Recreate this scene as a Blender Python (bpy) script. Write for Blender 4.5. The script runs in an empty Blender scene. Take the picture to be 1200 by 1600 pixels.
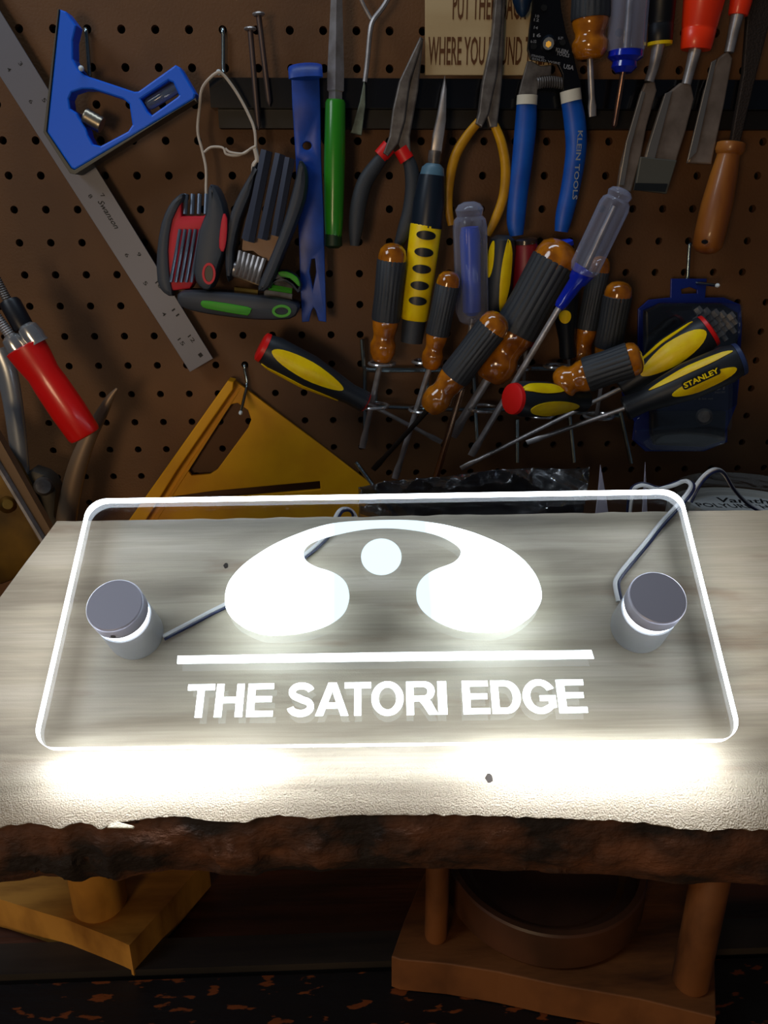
import bpy, bmesh, math, random
from mathutils import Vector, Matrix, noise
V = Vector
R = random.Random(7)
scene = bpy.context.scene
# ------------------------------------------------------------------ camera
FPX, DW = 1201.28954, 0.681082689            # focal length in pixels, camera to wall distance (m)
YAW, PIT, ROL = 3.7274e-02, 3.67509e-01, -1.58133e-03
Fv = V((math.sin(YAW)*math.cos(PIT), math.cos(YAW)*math.cos(PIT), -math.sin(PIT)))
R0 = V((math.cos(YAW), -math.sin(YAW), 0)); U0 = R0.cross(Fv)
Rt = R0*math.cos(ROL)+U0*math.sin(ROL); Up = U0*math.cos(ROL)-R0*math.sin(ROL)
cd = bpy.data.cameras.new('camera'); cam = bpy.data.objects.new('camera', cd)
scene.collection.objects.link(cam); scene.camera = cam
cd.sensor_fit = 'VERTICAL'; cd.sensor_height = 24; cd.lens = 24*FPX/1600; cd.clip_start = .01
cam.matrix_world = Matrix((Rt, Up, -Fv)).transposed().to_4x4()
# ------------------------------------------------------------------ world, lights, exposure
wd = bpy.data.worlds.new('world'); scene.world = wd; wd.use_nodes = True
wd.node_tree.nodes['Background'].inputs[0].default_value = (.55, .7, 1, 1)
wd.node_tree.nodes['Background'].inputs[1].default_value = .035
scene.view_settings.view_transform = 'Standard'; scene.view_settings.look = 'None'
scene.view_settings.gamma = 1; scene.view_settings.use_curve_mapping = False
scene.view_settings.exposure = 0
scene.cycles.max_bounces = 10; scene.cycles.transparent_max_bounces = 24
scene.cycles.caustics_reflective = False; scene.cycles.caustics_refractive = False
def area(name, loc, target, sx, sy, power, col, spread=180):
    l = bpy.data.lights.new(name, 'AREA'); l.shape = 'RECTANGLE'; l.size = sx; l.size_y = sy
    l.energy = power; l.color = col; l.spread = math.radians(spread)
    o = bpy.data.objects.new(name, l); scene.collection.objects.link(o)
    z = (V(loc)-V(target)).normalized(); x = V((1, 0, 0)); x = (x-z*x.dot(z)).normalized(); y = z.cross(x)
    mt_ = Matrix((x, y, z)).transposed().to_4x4(); mt_.translation = loc; o.matrix_world = mt_
    return o
area('ceiling_light_left', (-1.05, -.15, .85), (.05, DW, -.1), .5, .5, 4.6, (.86, .93, 1))
area('ceiling_light_over_bench', (-.1, .43, 1.05), (.0, .46, -.3), .9, .18, 3.6, (.72, .86, 1))
area('shop_lamp_warm', (-.5, -.95, -.12), (-.1, .3, -.35), .3, .3, 4.2, (1, .72, .42))
SIGN_E = 7.0                                  # brightness of the lit engraving
# ------------------------------------------------------------------ frames and projection of measured points
def ray(x, y): return Fv+Rt*((x-600)/FPX)+Up*((800-y)/FPX)
def wp(x, y, off):                            # point on the plane `off` metres in front of the pegboard
    r = ray(x, y); return r*((DW-off)/r.y)
def zp(x, y, z):
    r = ray(x, y); return r*(z/r.z)
SO = V((-.1395, .2735, -.21))                 # sign plane: lower left corner, right, up-slope, normal
SX = V((.99891889, -.04302755, .01759781)).normalized()
SN = V((-.04012383, -.60684963, .79380326)).normalized(); SY = SN.cross(SX).normalized(); SX = SY.cross(SN)
def sl(a, b, h): return SO+SX*a+SY*b+SN*h
def sp(x, y, h=0):                            # pixel -> (a,b) on the sign-parallel plane at height h
    r = ray(x, y); q = SO+SN*h; p = r*(q.dot(SN)/r.dot(SN))-SO
    return p.dot(SX), p.dot(SY)
def spw(x, y, h): return sl(*sp(x, y, h), h)
SM = Matrix((SX, SY, SN)).transposed().to_4x4(); SM.translation = SO
def pxm(p): return (p.dot(Fv))/FPX            # metres per pixel at a world point
# ------------------------------------------------------------------ materials
def lin(h):
    h = h.lstrip('#'); c = [int(h[i:i+2], 16)/255 for i in (0, 2, 4)]
    return tuple((v/12.92 if v <= .04045 else ((v+.055)/1.055)**2.4) for v in c)+(1,)
MATS = {}
def M(name, hexc, rough=.5, metal=0, col2=None, scale=60, bump=0, bscale=None, spec=.5, coat=0, trans=0, ior=1.45, emit=None, stretch=None, lo=.35, hi=.65, det=4):
    if name in MATS: return MATS[name]
    m = bpy.data.materials.new(name); m.use_nodes = True; nt = m.node_tree; b = nt.nodes['Principled BSDF']
    b.inputs['Base Color'].default_value = lin(hexc); b.inputs['Roughness'].default_value = rough
    b.inputs['Metallic'].default_value = metal; b.inputs['Specular IOR Level'].default_value = spec
    b.inputs['Coat Weight'].default_value = coat; b.inputs['Coat Roughness'].default_value = .1
    b.inputs['Transmission Weight'].default_value = trans; b.inputs['IOR'].default_value = ior
    if emit: b.inputs['Emission Color'].default_value = lin(hexc); b.inputs['Emission Strength'].default_value = emit
    if col2 or bump:
        tc = nt.nodes.new('ShaderNodeTexCoord'); mp = nt.nodes.new('ShaderNodeMapping')
        nt.links.new(tc.outputs['Object'], mp.inputs[0])
        if stretch: mp.inputs['Scale'].default_value = stretch
        n = nt.nodes.new('ShaderNodeTexNoise'); n.inputs['Scale'].default_value = scale; n.inputs['Detail'].default_value = det
        nt.links.new(mp.outputs[0], n.inputs['Vector'])
        if col2:
            cr = nt.nodes.new('ShaderNodeValToRGB'); cr.color_ramp.elements[0].position = lo; cr.color_ramp.elements[1].position = hi
            cr.color_ramp.elements[0].color = lin(hexc); cr.color_ramp.elements[1].color = lin(col2)
            nt.links.new(n.outputs['Fac'], cr.inputs[0]); nt.links.new(cr.outputs[0], b.inputs['Base Color'])
        if bump:
            n2 = nt.nodes.new('ShaderNodeTexNoise'); n2.inputs['Scale'].default_value = bscale or scale; n2.inputs['Detail'].default_value = 3
            nt.links.new(mp.outputs[0], n2.inputs['Vector'])
            bp = nt.nodes.new('ShaderNodeBump'); bp.inputs['Strength'].default_value = bump; bp.inputs['Distance'].default_value = .001
            nt.links.new(n2.outputs['Fac'], bp.inputs['Height']); nt.links.new(bp.outputs[0], b.inputs['Normal'])
    MATS[name] = m; return m
steel = M('steel', '#b7b5b8', .36, .6, '#989390', 90)
dsteel = M('dark_steel', '#7b7672', .42, .5, '#57514e', 120)
chrome = M('chrome', '#d0d2d4', .2, .8)
wire = M('zinc_wire', '#9fb0b4', .25, 1)
blkrub = M('black_rubber', '#2e3238', .55, bump=.2, bscale=900)
blk = M('black_plastic', '#131417', .4)
greyplas = M('grey_plastic', '#3a4049', .5)
yel = M('yellow_plastic', '#ffdf00', .4, col2='#f6cc00', scale=90)
yelp = M('yellow_square_plastic', '#f2ae00', .5, col2='#e49e00', scale=25)
red = M('red_plastic', '#d81816', .4)
redp = M('red_inlay', '#c2182c', .5)
blue = M('blue_enamel', '#0068f2', .45, coat=.1)
bluedip = M('blue_dipped_grip', '#0e56b4', .42, col2='#0a48a0', scale=50)
bluebar = M('blue_painted_steel', '#1d50bc', .4, col2='#12388c', scale=40, bump=.2, bscale=60)
amber = M('amber_acetate', '#c2740f', .12, coat=1, col2='#7d4206', scale=70)
def clear_plastic():
    m = bpy.data.materials.new('clear_acetate'); m.use_nodes = True; nt = m.node_tree; b = nt.nodes['Principled BSDF']; o = nt.nodes['Material Output']
    b.inputs['Base Color'].default_value = lin('#b9bfd8'); b.inputs['Roughness'].default_value = .12; b.inputs['Coat Weight'].default_value = 1
    t = nt.nodes.new('ShaderNodeBsdfTransparent'); t.inputs[0].default_value = (.86, .89, .97, 1)
    lw = nt.nodes.new('ShaderNodeLayerWeight'); lw.inputs[0].default_value = .35; mr = nt.nodes.new('ShaderNodeMapRange'); mr.inputs[3].default_value = .12; mr.inputs[4].default_value = .8
    mx = nt.nodes.new('ShaderNodeMixShader'); nt.links.new(lw.outputs['Facing'], mr.inputs[0]); nt.links.new(mr.outputs[0], mx.inputs[0])
    nt.links.new(t.outputs[0], mx.inputs[1]); nt.links.new(b.outputs[0], mx.inputs[2]); nt.links.new(mx.outputs[0], o.inputs[0]); return m
clearp = clear_plastic()
clearblue = M('clear_blue_core', '#1f4fc4', .3)
bluef = M('blue_acetate', '#0a25b4', .15, coat=.8)
green = M('green_dipped_grip', '#2c8a1c', .3, coat=.3)
greenp = M('green_inlay', '#3c9a1e', .5)
orange = M('orange_plastic', '#ff3a10', .35, coat=.2)
woodh = M('varnished_wood', '#b8742c', .4, col2='#7e4414', scale=30, stretch=(1, 1, .25), coat=.3)
white = M('off_white_plastic', '#d8d2c0', .5)
string = M('cotton_string', '#cfc3b4', .9)
ydip = M('yellow_dipped_grip', '#d89c10', .4, col2='#a87408', scale=45)
brass = M('brass', '#b09048', .35, 1)
# ------------------------------------------------------------------ object builders
LOC = {}
COL = scene.collection
def root(name, label, cat, loc, group=None):
    o = bpy.data.objects.new(name, None); COL.objects.link(o); o.location = loc; LOC[o.name] = V(loc)
    o.empty_display_size = .01
    o['label'] = label; o['category'] = cat
    if group: o['group'] = group
    return o
def mk(name, vf, mat, parent=None, smooth=False, label=None, cat=None, group=None, kind=None, frame=None, angle=None):
    """vf = (verts, faces) in world space (or in `frame` space)."""
    vs, fs = vf[0], vf[1]
    me = bpy.data.meshes.new(name)
    if frame is None:
        c = sum((V(v) for v in vs), V())/max(1, len(vs)) if len(vs) else V()
        me.from_pydata([V(v)-c for v in vs], [], fs)
    else:
        c = None; me.from_pydata([V(v) for v in vs], [], fs)
    me.materials.append(mat)
    bm = bmesh.new(); bm.from_mesh(me)
    bmesh.ops.remove_doubles(bm, verts=bm.verts, dist=1e-6)
    bmesh.ops.recalc_face_normals(bm, faces=bm.faces); bm.to_mesh(me); bm.free()
    if smooth:
        me.shade_smooth()
        if angle is None: angle = 40
        me.set_sharp_from_angle(angle=math.radians(angle))
    o = bpy.data.objects.new(name, me); COL.objects.link(o)
    pl = V()
    if parent:
        o.parent = parent; pl = LOC[parent.name]
    if frame is None:
        o.location = c-pl; LOC[o.name] = c
    else:
        assert parent is None or True
        o.matrix_world = frame
        if parent:
            m = frame.copy(); m.translation = frame.translation-pl; o.matrix_basis = m; LOC[o.name] = frame.translation.copy()
    if label: o['label'] = label
    if cat: o['category'] = cat
    if group: o['group'] = group
    if kind: o['kind'] = kind
    return o
def join(*vfs):
    V_, F_ = [], []
    for v, f in vfs:
        n = len(V_); V_ += list(v); F_ += [tuple(i+n for i in q) for q in f]
    return V_, F_
def boxf(o, ax, ay, az):
    """box from corner o spanned by three vectors"""
    vs = [o+ax*i+ay*j+az*k for k in (0, 1) for j in (0, 1) for i in (0, 1)]
    return vs, [(0, 1, 3, 2), (4, 6, 7, 5), (0, 4, 5, 1), (2, 3, 7, 6), (0, 2, 6, 4), (1, 5, 7, 3)]
def bbox(x0, x1, y0, y1, z0, z1): return boxf(V((x0, y0, z0)), V((x1-x0, 0, 0)), V((0, y1-y0, 0)), V((0, 0, z1-z0)))
def axes(w):
    """u towards the room (-Y), v sideways"""
    w = w.normalized(); h = V((0, -1, 0)) if abs(w.y) < .9 else V((0, 0, 1))
    u = (h-w*h.dot(w)).normalized(); return w, u, w.cross(u)
def lathe(p0, p1, prof, seg=20, flute=(0, 0), ft=(.1, .9), flat=1.0):
    """prof: list (t, r) along p0->p1; r metres; flute = (count, depth fraction) between t of ft"""
    p0, p1 = V(p0), V(p1); w, u, v = axes(p1-p0); L = (p1-p0).length; vs = []; fs = []
    for t, r in prof:
        for k in range(seg):
            a = 2*math.pi*k/seg; rr = r
            if flute[0] and ft[0] <= t <= ft[1]: rr = r*(1-flute[1]*(.5+.5*math.cos(a*flute[0])))
            vs.append(p0+w*(t*L)+u*(rr*flat*math.cos(a))+v*(rr*math.sin(a)))
    n = len(prof)
    for i in range(n-1):
        for k in range(seg):
            a, b = i*seg+k, i*seg+(k+1) % seg; fs.append((a, b, b+seg, a+seg))
    fs.append(tuple(range(seg))); fs.append(tuple((n-1)*seg+k for k in range(seg)))
    return vs, fs
def crv(pts, n=6, closed=False):
    P = [V(p) for p in pts]; out = []; m = len(P)
    rng = range(m if closed else m-1)
    for i in rng:
        if closed: a, b, c, d = P[(i-1) % m], P[i], P[(i+1) % m], P[(i+2) % m]
        else: a, b, c, d = P[max(i-1, 0)], P[i], P[i+1], P[min(i+2, m-1)]
        for k in range(n):
            t = k/n; out.append(.5*((2*b)+(c-a)*t+(2*a-5*b+4*c-d)*t*t+(3*b-a-3*c+d)*t**3))
    if not closed: out.append(P[-1])
    return out
def tube(pts, rad, seg=10, ell=1.0, n=6, smooth=True, hint=None, cap=True):
    """rad: float or list matching pts. ell: thickness ratio perpendicular to the wall"""
    if not isinstance(rad, (list, tuple)): rad = [rad]*len(pts)
    q = [V((*p, r)) if False else (V(p), r) for p, r in zip(pts, rad)]
    if smooth and len(pts) > 2:
        P = crv(pts, n); rr = [p.x for p in crv([V((r, 0, 0)) for r in rad], n)]
    else: P, rr = [V(p) for p in pts], rad
    vs = []; fs = []; u = None
    for i, p in enumerate(P):
        w = (P[min(i+1, len(P)-1)]-P[max(i-1, 0)]).normalized()
        if u is None:
            if hint is not None: u = V(hint); u = (u-w*u.dot(w)).normalized()
            else: _, u, _ = axes(w)
        else: u = (u-w*u.dot(w)).normalized()
        v = w.cross(u)
        for k in range(seg):
            a = 2*math.pi*k/seg; vs.append(p+u*(rr[i]*ell*math.cos(a))+v*(rr[i]*math.sin(a)))
    for i in range(len(P)-1):
        for k in range(seg):
            a, b = i*seg+k, i*seg+(k+1) % seg; fs.append((a, b, b+seg, a+seg))
    if cap: fs.append(tuple(range(seg))); fs.append(tuple((len(P)-1)*seg+k for k in range(seg)))
    return vs, fs
def curve_mesh(loops, thick, bevel=0.0, bres=1):
    cu = bpy.data.curves.new('c', 'CURVE'); cu.dimensions = '2D'; cu.fill_mode = 'BOTH'
    cu.extrude = max(thick/2-bevel, 0); cu.bevel_depth = bevel; cu.bevel_resolution = bres; cu.offset = -bevel
    for lp in loops:
        s = cu.splines.new('POLY'); s.points.add(len(lp)-1); s.use_cyclic_u = True
        for q, p in zip(s.points, lp): q.co = (p[0], p[1], 0, 1)
    o = bpy.data.objects.new('c', cu); me = bpy.data.meshes.new_from_object(o)
    vs = [v.co.copy() for v in me.vertices]; fs = [tuple(p.vertices) for p in me.polygons]
    bpy.data.objects.remove(o); bpy.data.curves.remove(cu); bpy.data.meshes.remove(me)
    return vs, fs
def fr(vf, o, ex, ey, ez): return [o+ex*v[0]+ey*v[1]+ez*v[2] for v in vf[0]], vf[1]
def plate(loops, off, thick, bevel=0.0, sm=0, bres=1):
    """outlines given as measured points, on a plane `off` in front of the wall; thick centred on it"""
    L = []
    for i, lp in enumerate(loops):
        s = sm if isinstance(sm, int) else sm[i]
        w = [wp(x, y, off) for x, y in lp]; w = [V((p.x, p.z, 0)) for p in w]
        if s: w = crv(w, s, True)
        L.append(w)
    c = sum(L[0], V())/len(L[0]); L = [[p-c for p in l] for l in L]
    return fr(curve_mesh(L, thick, bevel, bres), V((c.x, DW-off, c.y)), V((1, 0, 0)), V((0, 0, 1)), V((0, -1, 0)))
def splate(loops, h, thick, bevel=0, sm=0):
    """outline on the plane of the sign"""
    L = []
    for i, lp in enumerate(loops):
        s = sm if isinstance(sm, int) else sm[i]
        w = [V((*sp(x, y, h), 0)) for x, y in lp]
        if s: w = crv(w, s, True)
        L.append(w)
    return fr(curve_mesh(L, thick, bevel), SO+SN*h, SX, SY, SN)
def text(s, bold=0.0, thick=.0, shear=0.0):
    cu = bpy.data.curves.new('t', 'FONT'); cu.body = s; cu.size = 1; cu.offset = bold; cu.shear = shear; cu.extrude = thick; cu.resolution_u = 2
    o = bpy.data.objects.new('t', cu); me = bpy.data.meshes.new_from_object(o)
    vs = [v.co.copy() for v in me.vertices]; fs = [tuple(p.vertices) for p in me.polygons]
    bpy.data.objects.remove(o); bpy.data.curves.remove(cu); bpy.data.meshes.remove(me)
    x0 = min(v.x for v in vs); x1 = max(v.x for v in vs); y0 = min(v.y for v in vs); y1 = max(v.y for v in vs)
    return [V(((v.x-x0)/(x1-x0), (v.y-y0)/(y1-y0), 0)) for v in vs], fs
def wtext(s, a, b, h, off, bold=.01, shear=0):
    """text with baseline from measured point a to b and height h (px), on the wall-parallel plane"""
    A, B = wp(*a, off), wp(*b, off); ex = B-A; L = ex.length; e = ex/L
    up = V((0, -1, 0)).cross(e)*-1
    if up.dot(V((0, 0, 1))) < 0 and abs(e.z) < .7: up = -up
    hh = h*pxm(A)
    return fr(text(s, bold, 0, shear), A, ex, up*hh, V((0, -1, 0)))
def patch(p0, p1, prof, tc, th, pc, ph, lift=.0004, flat=1.0, nt=12, npn=12):
    """elliptical inlay lying proud on a lathe surface"""
    p0, p1 = V(p0), V(p1); w, u, v = axes(p1-p0); L = (p1-p0).length; vs = []; fs = []
    def rad(t):
        for (a, ra), (b, rb) in zip(prof, prof[1:]):
            if a <= t <= b: return ra+(rb-ra)*(t-a)/max(b-a, 1e-6)
        return prof[-1][1]
    rings = 5; seg = 28
    def pt(s, k):
        a = 2*math.pi*k/seg; t = tc+th*s*math.cos(a); ph_ = pc+ph*s*math.sin(a); r = rad(t)+lift
        return p0+w*(t*L)+u*(r*flat*math.cos(ph_))+v*(r*math.sin(ph_))
    vs.append(pt(0, 0))
    for i in range(1, rings+1):
        for k in range(seg): vs.append(pt(i/rings, k))
    for k in range(seg): fs.append((0, 1+k, 1+(k+1) % seg))
    for i in range(rings-1):
        for k in range(seg):
            a, b = 1+i*seg+k, 1+i*seg+(k+1) % seg; fs.append((a, b, b+seg, a+seg))
    # rim
    n = len(vs)
    for k in range(seg):
        a = 2*math.pi*k/seg; t = tc+th*math.cos(a); ph_ = pc+ph*math.sin(a); r = rad(t)-.0006
        vs.append(p0+w*(t*L)+u*(r*flat*math.cos(ph_))+v*(r*math.sin(ph_)))
    for k in range(seg):
        a, b = 1+(rings-1)*seg+k, 1+(rings-1)*seg+(k+1) % seg; fs.append((a, b, n+(k+1) % seg, n+k))
    return vs, fs
# ================================================================== SETTING
# pegboard with real holes on a one inch grid
pegm = M('pegboard_brown', '#704a27', .6, col2='#5a3a1e', scale=9, bump=.25, bscale=500)
P_, X0, Z0 = .0254, None, None
HX, HZ = .030277, .132207-.0                # hole (column 0,row 0), refitted scale below
def pegboard():
    vs, fs = [], []; g = P_; r = .0031; hz = P_/2
    for c in range(-19, 21):
        for k in range(-6, 23):
            cx, cz = HX+c*g, HZ-k*g; b = len(vs); N = 12
            sq = []
            for i in range(N):
                a = 2*math.pi*(i+.5)/N; m = max(abs(math.cos(a)), abs(math.sin(a)))
                sq.append((math.cos(a)/m, math.sin(a)/m))
            # exact corners come from four extra points
            for i in range(N): a = 2*math.pi*(i+.5)/N; vs.append((cx+r*math.cos(a), DW, cz+r*math.sin(a)))
            for i in range(N): a = 2*math.pi*(i+.5)/N; vs.append((cx+r*math.cos(a), DW+.006, cz+r*math.sin(a)))
            cor = {}
            for i in range(N): vs.append((cx+hz*sq[i][0], DW, cz+hz*sq[i][1]))
            for q in ((1, 1), (-1, 1), (-1, -1), (1, -1)): cor[q] = len(vs); vs.append((cx+hz*q[0], DW, cz+hz*q[1]))
            for i in range(N):
                j = (i+1) % N; fs.append((b+i, b+j, b+N+j, b+N+i))
                a0, a1 = 2*math.pi*(i+.5)/N, 2*math.pi*(i+1.5)/N; am = (a0+a1)/2; d = (math.cos(am), math.sin(am))
                if abs(abs(d[0])-abs(d[1])) < .2 and False: pass
                s0, s1 = sq[i], sq[j]
                if abs(s0[0]-s1[0]) > 1e-6 and abs(s0[1]-s1[1]) > 1e-6:
                    q = (1 if s0[0]+s1[0] > 0 else -1, 1 if s0[1]+s1[1] > 0 else -1)
                    fs.append((b+i, b+2*N+i, cor[q], b+2*N+j, b+j))
                else: fs.append((b+i, b+2*N+i, b+2*N+j, b+j))
    return vs, fs
# geometry welded at cell borders; flipped normals fixed by recalc
mk('wall_back', pegboard(), pegm, kind='structure')
mk('trim_1', bbox(-.60, .64, DW+.02, DW+.03, -.6, .32), M('dark_backing', '#0a0706', .9), kind='structure')
ZB, ZBLK = -.383, -.360
darkpaint = M('worn_dark_paint', '#100d0e', .45, col2='#7a3c18', scale=62, lo=.59, hi=.62, stretch=(.9, 2.6, 1), det=7, bump=.5, bscale=60)
redbrown = M('dark_red_brown_wood', '#32170c', .5, col2='#6a3a22', scale=18, stretch=(.35, 4, 1), bump=.3, bscale=90)
bench = root('workbench', 'dark worn wooden workbench top of planks with peeling paint under the slab', 'workbench', (.1, .3, ZB))
for i, (y0, y1, m, dz) in enumerate([(-.05, .205, darkpaint, 0), (.207, .300, darkpaint, 0), (.303, .322, M('grey_worn_edge', '#1c1a19', .5, col2='#332c26', scale=30, stretch=(.3, 3, 1)), .004), (.324, .44, redbrown, -.001), (.442, .56, redbrown, 0), (.562, .68, darkpaint, 0)]):
    mk('plank', bbox(-.75, .85, y0, y1, ZB-.03, ZB+dz), m, bench)
# ================================================================== SLAB
def woodmat():
    m = bpy.data.materials.new('pale_slab_wood'); m.use_nodes = True; nt = m.node_tree; N = nt.nodes; L = nt.links
    b = N['Principled BSDF']; tc = N.new('ShaderNodeTexCoord')
    mp = N.new('ShaderNodeMapping'); mp.inputs['Scale'].default_value = (1, 9, 1); L.new(tc.outputs['Object'], mp.inputs[0])
    n1 = N.new('ShaderNodeTexNoise'); n1.inputs['Scale'].default_value = 7; n1.inputs['Detail'].default_value = 6; n1.inputs['Distortion'].default_value = .6; L.new(mp.outputs[0], n1.inputs['Vector'])
    cr = N.new('ShaderNodeValToRGB'); e = cr.color_ramp.elements
    e[0].position = .3; e[0].color = lin('#a0937f'); e[1].position = .7; e[1].color = lin('#d6cab6')
    q = e.new(.5); q.color = lin('#c3b69f'); L.new(n1.outputs['Fac'], cr.inputs[0])
    # brown stains
    mp2 = N.new('ShaderNodeMapping'); mp2.inputs['Scale'].default_value = (1, 5, 1); L.new(tc.outputs['Object'], mp2.inputs[0])
    n2 = N.new('ShaderNodeTexNoise'); n2.inputs['Scale'].default_value = 11; n2.inputs['Detail'].default_value = 5; L.new(mp2.outputs[0], n2.inputs['Vector'])
    r2 = N.new('ShaderNodeValToRGB'); r2.color_ramp.elements[0].position = .6; r2.color_ramp.elements[1].position = .78; r2.color_ramp.elements[0].color = (0, 0, 0, 1); r2.color_ramp.elements[1].color = (.75, .75, .75, 1)
    L.new(n2.outputs['Fac'], r2.inputs[0])
    mx = N.new('ShaderNodeMixRGB'); mx.inputs[2].default_value = lin('#8d6c52'); L.new(r2.outputs[0], mx.inputs[0]); L.new(cr.outputs[0], mx.inputs[1])
    # fine grain lines
    mp3 = N.new('ShaderNodeMapping'); mp3.inputs['Scale'].default_value = (.5, 22, 1); L.new(tc.outputs['Object'], mp3.inputs[0])
    n3 = N.new('ShaderNodeTexNoise'); n3.inputs['Scale'].default_value = 40; n3.inputs['Detail'].default_value = 4; L.new(mp3.outputs[0], n3.inputs['Vector'])
    mx2 = N.new('ShaderNodeMixRGB'); mx2.blend_type = 'MULTIPLY'; mx2.inputs[0].default_value = .38; L.new(mx.outputs[0], mx2.inputs[1]); L.new(n3.outputs['Fac'], mx2.inputs[2])
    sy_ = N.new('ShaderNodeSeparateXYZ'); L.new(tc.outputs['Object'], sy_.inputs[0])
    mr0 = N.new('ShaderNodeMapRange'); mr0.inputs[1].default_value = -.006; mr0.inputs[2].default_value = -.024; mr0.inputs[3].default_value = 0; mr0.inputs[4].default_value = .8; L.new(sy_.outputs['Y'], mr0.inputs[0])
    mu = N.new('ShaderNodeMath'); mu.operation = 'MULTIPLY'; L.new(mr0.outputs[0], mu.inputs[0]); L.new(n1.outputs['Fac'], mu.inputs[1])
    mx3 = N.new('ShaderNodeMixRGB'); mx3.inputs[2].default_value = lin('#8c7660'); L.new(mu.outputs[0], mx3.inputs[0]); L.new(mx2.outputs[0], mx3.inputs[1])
    L.new(mx3.outputs[0], b.inputs['Base Color']); b.inputs['Roughness'].default_value = .42
    # the lacquered live edge is pebbly: fine relief growing towards the front
    sx = N.new('ShaderNodeSeparateXYZ'); L.new(tc.outputs['Object'], sx.inputs[0])
    mr = N.new('ShaderNodeMapRange'); mr.inputs[1].default_value = .008; mr.inputs[2].default_value = -.012; mr.inputs[3].default_value = .06; mr.inputs[4].default_value = 1.0; L.new(sx.outputs['Y'], mr.inputs[0])
    n4 = N.new('ShaderNodeTexNoise'); n4.inputs['Scale'].default_value = 1300; n4.inputs['Detail'].default_value = 2; L.new(tc.outputs['Object'], n4.inputs['Vector'])
    bp = N.new('ShaderNodeBump'); bp.inputs['Distance'].default_value = .0012; L.new(n4.outputs['Fac'], bp.inputs['Height']); L.new(mr.outputs[0], bp.inputs['Strength'])
    L.new(bp.outputs[0], b.inputs['Normal'])
    return m
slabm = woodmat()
HS, TS = -.027, .035                            # slab face height below the sign front, thickness
FE = [(-60, 1296), (0, 1291), (30, 1286), (60, 1286), (80, 1293), (95, 1293), (108, 1286), (125, 1284), (140, 1288), (155, 1294), (165, 1290), (175, 1286), (190, 1283), (215, 1280), (245, 1275), (290, 1275), (330, 1282), (385, 1284), (400, 1277), (430, 1273), (470, 1275), (490, 1278), (510, 1275), (560, 1272), (690, 1272), (750, 1273), (860, 1277), (905, 1279), (960, 1281), (1010, 1285), (1050, 1291), (1075, 1295), (1110, 1297), (1145, 1294), (1200, 1296), (1280, 1300)]
FEs = [sp(x, y, HS) for x, y in FE]
def fedge(a):
    for (x0, y0), (x1, y1) in zip(FEs, FEs[1:]):
        if x0 <= a <= x1: return y0+(y1-y0)*(a-x0)/(x1-x0)
    return FEs[0][1] if a < FEs[0][0] else FEs[-1][1]
def left_at(b): return -.027+(b-.1285)*.44
YB = .1283
def slab():
    nx, ny = 420, 26; vs = []; fs = []
    for j in range(ny+1):
        for i in range(nx+1):
            # station along the slab
            s = i/nx; t = j/ny
            aF = -.092+s*(.45+.092); bF = fedge(aF)+.0008*noise.noise(V((aF*220, 3, 0)))
            b = bF+(YB-bF)*t
            a = left_at(b)+s*(.45-left_at(b)); b = (fedge(a)+.0008*noise.noise(V((a*220, 3, 0))))*(1-t)+(YB+.0006*noise.noise(V((a*90, 7, 0))))*t
            d = t*(YB+.024); z = HS
            if d < .004: z -= .0016*(1-d/.004)**2
            z += .0004*noise.noise(V((a*30, b*60, 1)))*min(1, d/.02)
            vs.append(V((a, b, z)))
    for j in range(ny):
        for i in range(nx):
            k = j*(nx+1)+i; fs.append((k, k+1, k+nx+2, k+nx+1))
    top = len(vs)
    # underside and sides (inset at the front so that the bark face covers it)
    for j in (0, ny):
        for i in range(nx+1):
            v = vs[j*(nx+1)+i]; vs.append(V((v.x, v.y+(.003 if j == 0 else 0), HS-TS)))
    B0, B1 = top, top+nx+1
    for i in range(nx):
        fs.append((i, i+1, B0+i+1, B0+i)); k = ny*(nx+1)+i; fs.append((k, k+1, B1+i+1, B1+i)); fs.append((B0+i, B0+i+1, B1+i+1, B1+i))
    fs.append(tuple([j*(nx+1) for j in range(ny+1)]+[B1, B0])); fs.append(tuple([j*(nx+1)+nx for j in range(ny+1)]+[B1+nx, B0+nx]))
    return vs, fs
slabo = root('wood_slab', 'thick pale wooden slab with rough bark front edge carrying the lit sign', 'wood slab', sl(.15, .05, HS))
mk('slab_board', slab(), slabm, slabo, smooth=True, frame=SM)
barkm = M('dark_bark', '#1d120c', .8, col2='#70442a', scale=26, lo=.40, hi=.68, det=9, bump=1.0, bscale=320, stretch=(1, 1.4, 1.8))
def bark():
    nx, ny = 420, 22; vs = []; fs = []
    for j in range(ny+1):
        t = j/ny
        for i in range(nx+1):
            a = -.098+i/nx*(.45+.098); b0 = fedge(a)
            w = .0175*t+.004*math.sin(t*math.pi)
            nn = noise.fractal(V((a*55, t*2.4, 2.0)), .8, 2.1, 5)
            cell = noise.cell(V((a*42+.5*nn, t*2.2+nn*.5, 5)))
            w += (.0020*nn+.0009*cell)*min(1, t*6)*min(1, (1-t)*5+.25)
            h = HS-.0026-t*(TS-.0017)+.0012*noise.noise(V((a*120, t*3, 9)))*min(1, t*5)
            if t > .9: h -= .0016*noise.noise(V((a*70, 1, 4)))
            vs.append(V((a, b0+.0016*(1-min(1, t*8))-w, h)))
    for j in range(ny):
        for i in range(nx):
            k = j*(nx+1)+i; fs.append((k, k+1, k+nx+2, k+nx+1))
    # return underneath
    n = len(vs)
    for i in range(nx+1): a = vs[ny*(nx+1)+i]; vs.append(V((a.x, a.y+.02, HS-TS)))
    for i in range(nx): k = ny*(nx+1)+i; fs.append((k, k+1, n+i+1, n+i))
    return vs, fs
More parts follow.
